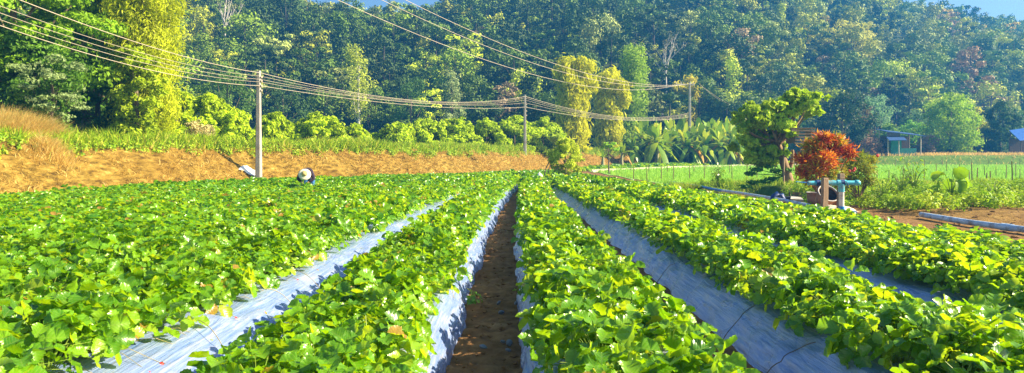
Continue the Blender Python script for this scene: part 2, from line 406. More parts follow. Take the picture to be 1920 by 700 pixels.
def weights(X, Y, Z):
    sd = bank_sd(X, Y)+.5*fbm(X/2.2, Y/2.2, 77, 3)
    wb = sstep((sd+.3)/.5)
    wg = sstep((sd-3.2)/.8)*(X < 36)
    yb = 86+.02*(X-40)
    wg = np.maximum(wg, sstep((X-44)/4)*sstep((Y-yb-5)/2))
    wg = np.maximum(wg, sstep((X-9)/2)*sstep((Y-31.5)/1)*sstep((90-Y)/2)*(sd < 0))
    wb = np.maximum(wb, .45*sstep((X-9)/3)*(Y < 30))
    wb = np.maximum(wb, .6*sstep((X-40)/4)*sstep((Y-yb)/1))
    wf = sstep((Y-(96+.33*np.clip(X-8, 0, 400)))/3)
    return wb, wg, wf
def terrain(name, xs, ys):
    X, Y = np.meshgrid(xs, ys); Z = H(X, Y)
    nx, ny = len(xs), len(ys)
    V = np.stack([X, Y, Z], -1).reshape(-1, 3)
    i = np.arange(ny-1)[:, None]*nx; j = np.arange(nx-1)[None]
    F = np.stack([i+j, i+j+1, i+nx+j+1, i+nx+j], -1).reshape(-1, 4)
    me = mesh_np(name, [(V, F, None)], M['ground'], True)
    for nme, w in zip(('w_bank', 'w_grass', 'w_forest'), weights(X, Y, Z)):
        a = me.attributes.new(nme, 'FLOAT', 'POINT'); a.data.foreach_set('value', w.ravel().astype(np.float32))
    return tag(link(name, me), kind='structure')
def spaced(a, b, fine0, fine1, f, c):
    L = []
    x = fine0
    s = f
    while x > a: s *= c; x -= s; L.append(x)
    L = [a]+[v for v in L[::-1] if v > a+.1]
    L += list(np.arange(fine0, fine1, f))
    s = f; x = fine1
    while x < b: L.append(x); s *= c; x += s
    L.append(b); return np.array(L)
xs = spaced(-420, 620, -32, 34, .22, 1.09)
terrain('ground', xs, np.concatenate([spaced(-40, 30, 2, 30, .25, 1.2)[:-1], np.arange(30, 66, .25), np.arange(66, 96.1, .5)]))
terrain('hill', spaced(-420, 620, -30, 30, 2.0, 1.05), np.concatenate([[96.0], np.arange(98, 330, 2.5), np.arange(330, 900, 25)]))

# ------------------------------------------------------------------ raised beds under silver film
def curve(x0, y):
    t = np.clip((np.asarray(y, float)-8)/28, 0, 1.45)
    return t*t*np.clip(.62-.30*x0, -1.35, 1.5)
# centre, left base, left shoulder, right shoulder, right base (offsets), end y
BEDS = {'L2': (-2.75, -.85, -.52, .42, .86, 46), 'L1': (-.99, -.62, -.46, .36, .53, 40.5), 'R1': (.66, -.60, -.42, .46, .64, 39.5),
        'R2': (2.56, -.75, -.42, .45, .78, 38.5), 'R3': (4.34, -.82, -.44, .45, .76, 38), 'R4': (6.02, -.78, -.44, .46, .70, 37)}
cx = -4.58
k = 3
while cx > -18:
    BEDS['L%d' % k] = (cx, -.84, -.5, .5, .84, 60); cx -= 1.78; k += 1
BH = .33
def bed_mesh(c, la, lb, rb, ra, yend, seed, y0=1.2):
    ys = np.concatenate([np.arange(y0, 14, .07), np.arange(14, yend, .3), [yend]]) if abs(c) < 6.3 else np.concatenate([np.arange(3, 14, .2), np.arange(14, yend, .5)])
    keep = bank_sd(np.full(ys.shape, c)+curve(c, ys), ys) < -.6; ys = ys[keep]
    K = 15
    uL = np.linspace(0, 1, K)
    prof = []
    for t in uL: prof.append((la+(lb-la)*t, (BH-.03)*(1-(1-t)**1.7) if t < 1 else BH-.03, 0))
    for t in np.linspace(0, 1, 8)[1:-1]: prof.append((lb+(rb-lb)*t, BH-.03+.04*math.sin(t*pi), 1))
    for t in uL[::-1]: prof.append((ra+(rb-ra)*t, (BH-.03)*(1-(1-t)**1.7), 0))
    prof = np.array(prof)
    Y, PX = np.meshgrid(ys, prof[:, 0], indexing='ij'); PZ = np.broadcast_to(prof[:, 1], Y.shape)
    edge = np.clip(1-PZ/BH, 0, 1)
    wob = .075*fbm(Y/.9, Y*0+np.sign(PX)*3, seed, 3)*edge+.03*fbm(Y/.28, PX*4, seed+5, 3)*edge**.5
    fold = .034*fbm(Y/.22, PZ*20+PX*3, seed+11, 4)*(.4+1.2*sstep(vnoise(Y/1.1, PX*0+3, seed+2)+.5))
    X = c+curve(c, Y)+PX+wob+fold*np.sign(PX)*(edge > 0)
    Z = PZ+fold*.9+.035*fbm(Y/1.3, PX*2, seed+17, 2)*(PZ > .05)-.05*(edge > .97)
    V = np.stack([X, Y, Z], -1).reshape(-1, 3); n = prof.shape[0]; m = len(ys)
    i = np.arange(m-1)[:, None]*n; j = np.arange(n-1)[None]
    F = np.stack([i+j, i+j+1, i+n+j+1, i+n+j], -1).reshape(-1, 4)
    P = [(V, F, None)]
    for e in (0, m-1):                    # close both ends down into the ground
        r = V[e*n:(e+1)*n]; g = r.copy(); g[:, 2] = -.1
        P.append((np.concatenate([r, g]), np.stack([np.arange(n-1), np.arange(1, n), n+np.arange(1, n), n+np.arange(n-1)], 1), None))
    return P
where = {'L2': 'with a wide sunlit white film edge, second left of the furrow', 'L1': 'with sunlit white film left of the bare soil furrow',
         'R1': 'with shaded grey film right of the bare soil furrow', 'R2': 'with wide shaded blue film, second right of the furrow',
         'R3': 'third right of the furrow, only scraps of blue film showing', 'R4': 'last bed beside the dirt strip and pipes'}
for q, (nm, b) in enumerate(BEDS.items()):
    o = link('raised_bed', mesh_np('raised_bed', bed_mesh(*b, 100+q*37), M['mulch'], True))
    lab = where.get(nm)
    tag(o, 'film covered strawberry bed '+lab if lab else 'film covered bed hidden under the dense strawberry field before the bank', 'planting bed', 'raised beds under silver film')

# soil in the furrows
ys = np.concatenate([np.arange(2.5, 12, .045), np.arange(12, 46, .16)])
ux = np.concatenate([np.linspace(-.75, .32, 26)])
Y, U = np.meshgrid(ys, ux, indexing='ij')
X = U+curve(-.2, Y)
Z = .012+.05*fbm(X/.16, Y/.16, 61, 4)+.03*fbm(X/.6, Y/.6, 71, 2)
n = len(ux); i = np.arange(len(ys)-1)[:, None]*n; j = np.arange(n-1)[None]
F = np.stack([i+j, i+j+1, i+n+j+1, i+n+j], -1).reshape(-1, 4)
tag(link('furrow_soil_path', mesh_np('furrow_soil_path', [(np.stack([X, Y, Z], -1).reshape(-1, 3), F, None)], M['soil'], True)), kind='structure')
P = []
for k in range(420):                      # clods and crumbs lying in the furrow
    y = 3.2+rng.random()**1.6*14; x = -.42+rng.random()*.5+float(curve(-.2, y)); s = .008+.022*rng.random()**3
    V = norm(np.array([[1, 0, 0], [-1, 0, 0], [0, 1, 0], [0, -1, 0], [0, 0, 1], [0, 0, -1.]])+rng.normal(size=(6, 3))*.3)*s
    P.append((V*[1.3, 1, .7]+[x, y, .035+s*.3], np.array([[0, 2, 4], [2, 1, 4], [1, 3, 4], [3, 0, 4], [2, 0, 5], [1, 2, 5], [3, 1, 5], [0, 3, 5]]), None))
tag(link('soil_clods', mesh_np('soil_clods', P, M['soil'])), 'crumbs and clods of brown earth lying in the furrow', 'clods', kind='stuff')
for k, (px, py) in enumerate([(906, 653), (953, 659), (943, 643), (940, 588), (935, 570), (967, 570), (955, 645)]):
    d = 1.50*1280/(py-298); pt = at(px, py, d); s = .022+.012*rng.random()
    V = norm(rng.normal(size=(12, 3)))
    th = np.linspace(0, pi, 6); prof = np.stack([np.sin(th)*s+.0005, -np.cos(th)*s*.55], 1)
    tag(link('stone', mesh_np('stone', lathe(prof, 8), M['pebble'], True), None, (pt[0], pt[1], .05), (.2*k, .3, k)), 'small blue grey stone lying on the bare soil of the furrow', 'stone', 'stones in the furrow')

# ------------------------------------------------------------------ strawberry plants
def leaflet(teeth):
    """outline of one leaflet from its stalk (origin) along +Y, length 1, folded along the midrib"""
    if teeth:
        ys_ = np.array([0, .10, .17, .28, .33, .45, .50, .63, .66, .79, .80, .93])
        xs_ = np.array([.0, .13, .21, .33, .29, .43, .37, .49, .41, .46, .35, .31])*.86
    else:
        ys_ = np.array([0, .25, .62, .88]); xs_ = np.array([0, .26, .40, .30])
    right = np.stack([xs_, ys_], 1)[1:]
    tip = np.array([[0, 1.0]])
    mid_y = np.array([0, .45, 1.0]) if not teeth else np.array([0, .33, .66, 1.0])
    def z_of(x, y): return .52*np.abs(x)-.34*(y-.35)**2+(.07*np.sin(np.abs(x)*14+y*6) if teeth else 0)
    F = []
    V = [np.array([0, y, 0]) for y in mid_y]; nm = len(V)
    for s in (1, -1):
        st = len(V)
        for x, y in right: V.append(np.array([s*x, y, 0]))
        en = len(V); m = 1
        F.append([0, st, 1][::s])
        for q in range(st, en-1):
            while m < nm-1 and abs(V[q][1]-V[m][1]) > abs(V[q][1]-V[m+1][1]) and m+1 < nm:
                F.append([m, q, m+1][::s]); m += 1
            F.append([m, q, q+1][::s])
        while m < nm-1: F.append([m, en-1, m+1][::s]); m += 1
    V = np.array(V); V[:, 2] = z_of(V[:, 0], V[:, 1])
    return V, np.array(F)
LV_HI, LF_HI = leaflet(True); LV_LO, LF_LO = leaflet(False)
def plant_leaves(nleaf, hi, spread=.30, height=.33, size=.105):
    """returns leaf parts and petiole parts of one strawberry plant around the origin"""
    LV, LF = (LV_HI, LF_HI) if hi else (LV_LO, LF_LO)
    Vs, Fs, rn, pet = [], [], [], []; off = 0
    for k in range(nleaf):
        az = rng.random()*2*pi; t = math.sqrt(rng.random())
        r = spread*t*(.9+.2*rng.random()); z = height*(1-.62*t*t)*(.72+.36*rng.random())
        if rng.random() < .15: z *= .55
        C = np.array([math.cos(az)*r, math.sin(az)*r, z])
        outd = np.array([math.cos(az), math.sin(az), 0])
        tilt = (.15+.95*t)*(.4+1.0*rng.random()) if rng.random() > .28 else -.9*rng.random()
        up = norm(np.array([0, 0, 1.])*math.cos(tilt)+outd*math.sin(tilt)+rng.normal(size=3)*.25)
        fwd = norm(outd+rng.normal(size=3)*.55+[0, 0, .25]); fwd = norm(fwd-up*(fwd@up)); side = np.cross(fwd, up)
        s = size*(.75+.5*rng.random()); rv = rng.random()
        for a in (0, 1.35, -1.35):
            f2 = fwd*math.cos(a)+side*math.sin(a); u2 = norm(up+f2*(-.15 if a == 0 else .25*rng.normal())+rng.normal(size=3)*.12)
            f2 = norm(f2-u2*(f2@u2)+0); s2 = np.cross(f2, u2); sc_ = s*(1 if a == 0 else .88)
            V = C+f2*.012+(LV[:, 0:1]*s2+LV[:, 1:2]*f2+LV[:, 2:3]*u2)*sc_
            Vs.append(V); Fs.append(LF+off); off += len(V); rn.append(np.full(len(LF), np.clip(rv+rng.normal()*.07, 0, 1)))
        if hi:
            m_ = C*.5+np.array([0, 0, .07]); pet += tube([np.zeros(3)+outd*.01, m_, C], [.0026, .0022, .0018], 4, False)
    return [(np.concatenate(Vs), np.concatenate(Fs), np.concatenate(rn))], pet
protos = []
for k in range(9):
    lf, pt = plant_leaves(38, True, .26+.02*(k % 3), .27+.03*(k % 4), .103)
    me = mesh_np('foliage', lf, M['straw_leaf'], True); uvn = np.tile(LV_HI, (len(me.vertices)//len(LV_HI), 1)).copy(); uvn[:, 2] = 1
    a = me.attributes.new('leaf_pos', 'FLOAT_VECTOR', 'POINT'); a.data.foreach_set('vector', uvn.astype(np.float32).ravel())
    protos.append((me, mesh_np('petioles', pt, M['stem'])))
lows = [plant_leaves(28, False, .30, .31, .108)[0][0] for k in range(10)]
lows2 = [plant_leaves(15, False, .34, .31, .16)[0][0] for k in range(10)]
spots = []
for nm, b in BEDS.items():
    c, yend = b[0], b[5]; dense = nm in ('L1', 'L2', 'R1', 'R2', 'R3', 'R4')
    for y in np.arange(2.2, yend, .31):
        for s in ((-.17, .17) if dense else (-.62, -.2, .2, .62)):
            yy = y+rng.normal()*.05+(.15 if s > 0 else 0); x = c+curve(c, yy)+s+rng.normal()*.035
            if nm in ('L1',): x -= .06
            if nm in ('R2', 'L2'): x -= .06
            if bank_sd(np.array([x]), np.array([yy]))[0] > -.35: continue
            if abs(x) > .80*yy+1.2: continue
            if math.hypot(x+8.2, yy-26.9) < .35: continue
            spots.append((math.hypot(x, yy), x, yy, nm))
spots.sort()
plant_lab = {'L1': 'strawberry plant in the bed left of the bare soil furrow', 'R1': 'strawberry plant in the bed right of the bare soil furrow',
             'L2': 'strawberry plant in the bed left of the wide white film strip', 'R2': 'strawberry plant in the bed above the wide blue film strip',
             'R3': 'strawberry plant in the third bed right of the soil furrow', 'R4': 'strawberry plant in the last bed beside the dirt strip'}
near = [s for s in spots if s[0] > 2.6 and (abs(s[1]) < .78*s[2]+.35)][:300]
nearset = set((s[1], s[2]) for s in near)
l2edge = []
for k, (d, x, y, nm) in enumerate(near):
    k_ = .9+.28*rng.random(); t = link('strawberry_plant', None, None, (x, y, BH-.035), (0, 0, rng.random()*6.28), (k_, k_, k_*(.72 if nm == 'R4' else 1)))
    tag(t, plant_lab.get(nm, 'strawberry plant in the dense field near the lower left corner')+(', at its near end' if y < 5 else ', some steps along' if y < 8 else ', farther along'), 'strawberry plant', 'strawberry plants in the nearest rows')
    a, b = protos[rng.integers(len(protos))]
    link('foliage', a, t); link('petioles', b, t)
    if nm == 'L2' and x > -2.72+float(curve(-2.7, y)): l2edge.append((t, x, y))
rest = [s for s in spots if (s[1], s[2]) not in nearset and s[2] > 2.4]
P = []
for d, x, y, nm in rest:
    V, F, r = (lows if d < 26 else lows2)[rng.integers(10)]
    if rng.random() < .035: continue
    if abs(x+8.0) < .5 and 23.6 < y < 27.2: V = V*[1, 1, .35]
    V = V*(1+.35*vnoise(x/1.3, y/1.3, 55))
    a = rng.random()*6.28; ca, sa = math.cos(a), math.sin(a); s = .9+.3*rng.random()
    W = np.stack([V[:, 0]*ca-V[:, 1]*sa, V[:, 0]*sa+V[:, 1]*ca, V[:, 2]*(1 if nm in ('L1', 'L2', 'R1', 'R2', 'R3') else .72 if nm == 'R4' else .82)], 1)*s+[x, y, BH-.04 if y < 60 else .2]
    P.append((W, F, np.clip(r+rng.normal()*.06, 0, 1)))
# the far end of the field and the green crop patch in front of the banana grove
for y in np.arange(39, 60, .5):
    for x in np.arange(-4, 4.5, .5):
        x2, y2 = x+rng.normal()*.1, y+rng.normal()*.1
        if bank_sd(np.array([x2]), np.array([y2]))[0] > -.5 or (y2 < 46 and x2 < -1.0): continue
        V, F, r = lows2[rng.integers(10)]; P.append((V*[1.25, 1.25, 1.1]+[x2, y2, .22 if y2 > 42 else .1], F, r))
for y in np.arange(66, 96, .8):
    for x in np.arange(5, 60, .8):
        x2, y2 = x+rng.normal()*.2, y+rng.normal()*.2
        if bank_sd(np.array([x2]), np.array([y2]))[0] > -1 or y2 < 66.8+(x2-6.7)*1.05: continue
        V, F, r = lows2[rng.integers(10)]; P.append((V*[2.2, 2.2, 1.3]+[x2, y2, hz(x2, y2)], F, r))
tag(link('strawberry_foliage', mesh_np('strawberry_foliage', P, M['straw_leaf'], True)), 'dense green strawberry plants filling the field behind the nearest rows', 'strawberry field', kind='stuff')

# fruit and dry runners lying on the white film of the second bed
th = np.linspace(0, 1, 8)
prof = np.stack([.016*np.sin(np.clip(th*1.15, 0, 1)*pi)**.7*(1-.25*th)+.0006, (.5-th)*-.036], 1)
berry_me = mesh_np('strawberry', lathe(prof, 10), M['berry'], True)
sep = cards(np.array([[math.cos(a)*.008, math.sin(a)*.008, -.017] for a in np.arange(6)/6*2*pi]), np.array([[math.cos(a)*.3, math.sin(a)*.3, -1] for a in np.arange(6)/6*2*pi]), .016, .007)
sep_me = mesh_np('sepals', [sep], M['stem'])
for k, (t, x, y) in enumerate(l2edge[:16]):
    for q in range(2 if k % 2 else 1):
        wx = -2.75+float(curve(-2.75, y))+.50+.12*rng.random(); wz = BH*(1-((wx-(-2.75+float(curve(-2.75, y)))-.42)/.44)**1.3)*.85+.02
        wy = y+rng.normal()*.1
        Mi = mathutils.Matrix.Translation(t.location) @ mathutils.Matrix.Rotation(t.rotation_euler.z, 4, 'Z') @ mathutils.Matrix.Scale(t.scale[0], 4)
        l = Mi.inverted() @ mathutils.Vector((wx, wy, wz))
        b = link('strawberry', berry_me, t, l, (rng.random()*2+.7, rng.random(), rng.random()*6)); link('sepals', sep_me, b)
        pts = [np.array([0, 0, .02]), np.array(l)*.55+[0, 0, .07], np.array(l)+[0, 0, .012]]
        link('runner', mesh_np('runner', tube(pts, [.002, .0018, .0014], 4), M['runner']), t)
def bezier(a, b, c, n=10):
    a, b, c = map(np.asarray, (a, b, c)); t = np.linspace(0, 1, n)[:, None]; return a*(1-t)**2+2*b*t*(1-t)+c*t*t
for k, (x0, y0, x1, y1) in enumerate([(-2.3, 5.0, -1.95, 4.75), (-2.28, 7.2, -1.9, 7.0), (-2.25, 6.2, -1.98, 6.35), (-.66, 6.8, -.5, 6.3), (-.66, 8.6, -.46, 8.3)]):
    cz = lambda x, y: BH*.95 if abs(x-x0) < .01 else .10
    P = tube(bezier((x0, y0, .36), ((x0+x1)/2, (y0+y1)/2, .36), (x1, y1, .1)), .003, 5)
    o = tag(link('dry_runner', mesh_np('dry_runner', P, M['runner'])), 'thin dry strawberry runner trailing over the sunlit white film', 'runner', 'runners lying on the film')
# young plantlets hanging over the furrow edges
for (x, y, z, lab) in ((-.42, 7.1, .07, 'small strawberry plantlet rooted at the foot of the left white film edge'), (.08, 6.9, .16, 'young strawberry plantlet hanging over the shaded film right of the furrow')):
    lf, pt = plant_leaves(6, True, .09, .09, .05)
    t = thing('strawberry_plantlet', lab, 'plantlet', (x+float(curve(-.2, y)), y, z)); part('foliage', lf, 'straw_leaf', t, True); part('petioles', pt, 'stem', t)
# dark bamboo pegs bowed over the blue film
for k, (px, py, px2, py2, lab) in enumerate([(1425, 566, 1345, 640, 'thin dark split bamboo strip bowed over the blue film, nearest of its kind'), (1265, 494, 1228, 530, 'thin dark bamboo strip over the blue film midway along the bed'), (1530, 640, 1432, 692, 'thin green brown strip over the blue film near the bottom edge')]):
    A = at(px, py, 1.20*1280/(py-298)); B = at(px2, py2, 1.46*1280/(py2-298)); A[2] = .34; B[2] = .03
    for nudge in (0,):
        mid = (A+B)/2+[-.03, 0, .09]
        P = tube(bezier(A, mid+[0, 0, -.03], B, 12)+rng.normal(size=(12, 3))*.004, .0034, 5)
    tag(link('bamboo_strip', mesh_np('bamboo_strip', P, M['dark_wood'])), lab, 'bamboo strip', 'strips pinning the film')

# ------------------------------------------------------------------ the right side: paddy, channel, pipes
def sheet(name, poly_fn, xs, ys, zoff, m):
    X, Y = np.meshgrid(xs, ys); Z = H(X, Y)+zoff; nx = len(xs)
    V = np.stack([X, Y, Z], -1).reshape(-1, 3); i = np.arange(len(ys)-1)[:, None]*nx; j = np.arange(nx-1)[None]
    F = np.stack([i+j, i+j+1, i+nx+j+1, i+nx+j], -1).reshape(-1, 4)
    cx_, cy_ = (X[:-1, :-1]+X[1:, 1:]).ravel()/2, (Y[:-1, :-1]+Y[1:, 1:]).ravel()/2
    F = F[poly_fn(cx_, cy_)]
    return link(name, mesh_np(name, [(V, F, None)], M[m], True))
def in_paddy(x, y):
    return (y > 37.2) & (y < 85.6) & (x > 9.5-(y-38)*.07) & (y < 66.2+(x-6.7)*1.05) & (x < 120)
tag(sheet('paddy_field', in_paddy, np.arange(5, 120, .5), np.arange(36, 86.5, .5), .03, 'paddy'), kind='structure')
n = 60000
y = 37.5+rng.random(n)**1.4*48; x = 6+rng.random(n)*(y*.8-4); ok = in_paddy(x, y); x, y = x[ok], y[ok]
tag(link('rice_seedlings', mesh_np('rice_seedlings', blades(np.stack([x, y, H(x, y)+.02], 1), .28+.1*rng.random(len(x)), .035*(y/45), .35), M['rice'])), 'pale green young rice growing densely in the paddy', 'rice', kind='stuff')
# pale edges of the irrigation channel between paddy and crop
for k, (off, w) in enumerate(((0, .32), (1.0, .26))):
    pts = [at(1112, 324, 64), at(1200, 321, 70), at(1300, 317, 77), at(1400, 314, 83), at(1500, 312, 89), ]
    pts = np.array([[p[0], p[1]+off, 0] for p in pts]); tt = np.linspace(0, 4, 80)
    L = np.stack([np.interp(tt, range(5), pts[:, q]) for q in range(3)], 1); L[:, 2] = H(L[:, 0], L[:, 1])+.12+.06*fbm(L[:, 0]/2, L[:, 1]/2, 8, 3)
    V = []
    for s, z in ((-1, -.3), (-1, .1), (1, .1), (1, -.3)): V.append(L+[0, s*w/2, z])
    V = np.stack(V, 1).reshape(-1, 3); i = np.arange(79)[:, None]*4; j = np.arange(3)[None]
    F = np.stack([i+j, i+4+j, i+5+j, i+j+1], -1).reshape(-1, 4)
    tag(link('channel_edge', mesh_np('channel_edge', [(V, F, None)], M['kerb'])), ['pale concrete lip along the far edge of the rice paddy', 'pale concrete lip beside the green crop, behind the paddy lip'][k], 'channel edge', 'edges of the irrigation channel')
wx = np.arange(9.2, 13.2, .2)
tag(sheet('channel_water', lambda x, y: (y > 22) & (y < 35.5) & (x > 9.3) & (x < 12.9), np.arange(9.2, 13.2, .2), np.arange(21.5, 36, .25), 0, 'water'), kind='structure')
o = bpy.data.objects['channel_water']; co = np.zeros(len(o.data.vertices)*3); o.data.vertices.foreach_get('co', co); co[2::3] = -.17; o.data.vertices.foreach_set('co', co.astype(np.float32))
# bund-side stakes in the paddy
st_me = [mesh_np('stake', tube([(0, 0, -.2), (.02, .01, h*.6), (.03, 0, h)], [.03, .026, .02], 6), M['stake']) for h in (.9, 1.1, 1.4)]
spots_s = [(1898, 342, 30, 2), (1886, 322, 46, 1), (1905, 318, 50, 1), (1823, 340, 34, 1), (1832, 338, 36, 0), (1818, 335, 38, 0), (1798, 325, 48, 1), (1846, 324, 50, 0), (1733, 332, 42, 0), (1756, 322, 52, 1), (1868, 325, 50, 0), (1693, 326, 44, 1),
           (1666, 332, 40, 0), (1644, 332, 42, 0), (1849, 352, 30, 0), (1857, 352, 29, 0), (1775, 318, 60, 1), (1712, 318, 60, 1), (1912, 332, 44, 0)]
for px in range(1190, 1500, 26): spots_s.append((px+rng.integers(-6, 6), 0, 44+rng.random()*3, 1))
for px in range(1180, 1640, 38): spots_s.append((px+rng.integers(-9, 9), 0, 58+rng.random()*9, 0))
for px in range(1500, 1920, 45): spots_s.append((px+rng.integers(-9, 9), 0, 75+rng.random()*9, 1))
for k, (px, py, d, v) in enumerate(spots_s):
    x = (px-960)/1280*d
    o = link('wooden_stake', st_me[v], None, (x, d, hz(x, d)), (0, 0, rng.random()*6))
    tag(o, 'thick dark stake at the near right edge of the rice paddy' if k == 0 else 'thin brown stake standing in the bright rice paddy', 'stake', 'stakes standing in the rice paddy')

def lie(pts, r, lift=None):                   # a pipe that rests on the ground
    pts = np.array(pts, float); t = np.linspace(0, len(pts)-1, 40)
    L = np.stack([np.interp(t, range(len(pts)), pts[:, q]) for q in range(2)], 1)
    z = H(L[:, 0], L[:, 1]); z = np.convolve(np.pad(z, 4, mode='edge'), np.ones(9)/9, 'valid')+(r*.9 if lift is None else lift)
    return np.stack([L[:, 0], L[:, 1], z], 1)
pp = lie([(10.55, 17.6), (10.45, 15.8), (10.5, 13.6), (10.7, 11)], .07, .10)
t = thing('water_pipe', 'long pale blue pipe lying on the dirt right of the last strawberry bed', 'pipe', (0, 0, 0))
part('pipe', tube(pp, .068, 14), 'pipe_white', t, True)
part('socket', tube(pp[20:23], .08, 14), 'pipe_white', t, True)
pp2 = lie([(8.85, 19.7), (9.2, 23), (9.35, 27), (9.5, 31), (9.6, 36), (9.8, 43)], .06, .13)
t = thing('irrigation_pipe', 'thin pale pipe running along the water channel to the pipe stand', 'pipe', (0, 0, 0))
part('pipe', tube(pp2[:24], .058, 12), 'pipe_white', t, True); part('far_pipe', tube(pp2[29:], .05, 12), 'pipe_grey', t, True)
part('blue_pipe', tube(pp2[23:30], .062, 12), 'pipe_blue', t, True)
# pipe stand
S0 = np.array([9.17, 19.0, hz(9.17, 19)])
t = thing('pipe_stand', 'turquoise horizontal pipe on an upright pale pipe with blue collar', 'pipe stand', S0)
part('crossbar', tube([(-.93, 0, .86), (-.6, 0, .865), (.2, 0, .87), (.46, 0, .87)], [.062, .066, .066, .062], 16), 'pipe_teal', t, True)
part('end_cap', lathe([(.0, .09), (.05, .075), (.078, .04), (.08, -.06), (.066, -.07)], 16, (.44, 0, .87), (1, 0, 0)), 'pipe_teal', t, True)
part('sleeve', tube([(-.45, 0, .866), (-.2, 0, .868)], .076, 16), 'pipe_teal', t, True)
part('tee_joint', tube([(.0, 0, .90), (.0, 0, .62)], .085, 16)+tube([(-.13, 0, .87), (.13, 0, .87)], .082, 16), 'pipe_teal', t, True)
part('riser', tube([(.0, 0, .64), (.0, 0, .12)], .070, 16), 'pipe_pale', t, True)
part('collar', tube([(.0, 0, .22), (.0, 0, .03), (.0, 0, -.06)], [.082, .086, .086], 16), 'pipe_blue', t, True)
part('elbow', tube([(.0, 0, .08), (.05, -.02, .045), (.16, -.06, .035), (.36, -.1, .03)], [.085, .085, .08, .075], 14), 'pipe_blue', t, True)
part('nozzle', tube([(-.93, 0, .87), (-1.1, .0, .885), (-1.25, .05, .9)], [.02, .014, .01], 8), 'pipe_blue', t, True)
for x in (-.66, .02):
    b = part('tie_band', tube([(x-.05, 0, .868), (x+.05, 0, .868)], .088, 14), 'navy', t, True)
    part('tie_end', tube(bezier((x+.02, -.08, .9), (x+.1, -.12, .95), (x+.12, -.1, .74)), .010, 6), 'navy', b, True)
for px, lab, m, dx, hh, yoff in ((1545, 'brown wooden post beside the upright pale pipe', 'wood', 0, 1.02, 18.75), (1575, 'grey weathered post standing behind the pipe tee', 'grey_wood', 0, 1.12, 19.35)):
    x = (px-960)/1280*yoff; z = hz(x, yoff)
    tag(link('wooden_post', mesh_np('wooden_post', box((0, 0, hh/2-.1), (.17, .12, hh+.2), .1, .015), M[m]), None, (x, yoff, z), (0, R(1.5), .1)), lab, 'post')
def pot(name, lab, x, y, r, h, m, tilt=(0, 0, 0), inner='black', z=None):
    t = thing(name, lab, 'pot', (x, y, (hz(x, y) if z is None else z))); t.rotation_euler = tilt
    part('bowl', lathe([(.0, 0), (r*.72, 0), (r*.95, h*.7), (r*.97, h), (r*1.06, h), (r*1.06, h*1.06), (r*.92, h*1.06), (r*.86, h*.75)], 24), m, t, True)
    part('inside', lathe([(r*.87, h*.98), (r*.8, h*.4), (.0, h*.38)], 24), inner, t, True)
    part('rim', [(np.concatenate([x_[0] for x_ in tube([(math.cos(a)*r, math.sin(a)*r, h*1.06) for a in np.linspace(0, 2*pi, 25)], r*.05, 6, False)]), tube([(math.cos(a)*r, math.sin(a)*r, h*1.06) for a in np.linspace(0, 2*pi, 25)], r*.05, 6, False)[0][1], None)], 'pipe_grey', t, True)
    return t
pot('plant_tub', 'brown tub with a black inside tipped toward the pipe stand', 9.35, 20.6, .30, .42, 'clay', (R(48), 0, R(8)), z=hz(9.3, 20.4)+.22)
pot('flower_pot', 'round clay pot holding the red leaved shrub behind the posts', 9.55, 21.5, .26, .45, 'clay')
pot('clay_pot', 'clay pot half hidden behind the right end of the turquoise pipe', 10.0, 21.2, .30, .5, 'clay')
P = []
n_ = 18
U, W = np.meshgrid(np.linspace(-1, 1, 22), np.linspace(-1, 1, 14)); rr = np.clip(1-(U**2+W**2)*.9, 0, 1)
V = np.stack([U*.55, W*.38, .03+.16*rr**.5*(1+.6*fbm(U*3, W*3, 4, 3))], -1).reshape(-1, 3); i = np.arange(13)[:, None]*22; j = np.arange(21)[None]
F = np.stack([i+j, i+j+1, i+23+j, i+22+j], -1).reshape(-1, 4)
tag(link('cloth_sack', mesh_np('cloth_sack', [(V, F, None)], M['sack'], True), None, (9.35, 19.75, hz(9.3, 19.7))), 'crumpled pale sack on the ground behind the pipe stand', 'sack')
th = np.linspace(0, 2*pi, 20)
ring = [np.array([.02*math.cos(5*a), .24*math.cos(a), .24*math.sin(a)]) for a in th]
pr = at(1458, 372, 24)
tag(link('hose_coil', mesh_np('hose_coil', tube([(-.22, 0, -.1), (-.16, 0, .10), (0, 0, .2), (.14, 0, .16), (.22, 0, -.02)], [.075, .08, .085, .08, .07], 12), M['navy'], True), None, (pr[0], 24, .12)), 'dark hose hump bent over the thin pipe beside the channel', 'hose')
P = box((0, 0, .16), (.75, .5, .34), .3, .09)
t = thing('rubber_box', 'low black sloping box at the edge of the channel water', 'box', (10.35, 25.2, -.12))
part('shell', [(p[0]*np.array([1, 1, 1])-np.stack([p[0][:, 0]*0, p[0][:, 0]*0, np.clip(p[0][:, 2], 0, 1)*np.abs(p[0][:, 0])*.9], 1), p[1], None) for p in P], 'black', t); part('lid_knob', tube([(-.1, 0, .3), (-.1, 0, .44)], .03, 8), 'black', t)

# planter at the head of the furrow
t = thing('trough', 'dark basin with a pale rim standing at the far end of the furrow', 'trough', (1.85, 37.2, 0))
part('basin', box((0, 0, .24), (.66, .5, .44), 0, .05), 'clay', t); part('rim', box((0, 0, .475), (.84, .62, .05), 0, .01), 'pipe_grey', t)
U, W = np.meshgrid(np.linspace(0, 2*pi, 18), np.linspace(0, pi, 9)); rr = 1+.25*fbm(U*1.3, W*2, 3, 3)
V = np.stack([np.sin(W)*np.cos(U)*.2*rr, np.sin(W)*np.sin(U)*.18*rr, np.cos(W)*.3*rr+.28], -1).reshape(-1, 3); i = np.arange(8)[:, None]*18; j = np.arange(17)[None]
tag(link('plastic_bag', mesh_np('plastic_bag', [(V, np.stack([i+j, i+j+1, i+19+j, i+18+j], -1).reshape(-1, 4), None)], M['white_sheet'], True), None, (1.45, 36.4, .2)), 'crumpled white plastic bag beside the dark basin', 'bag')
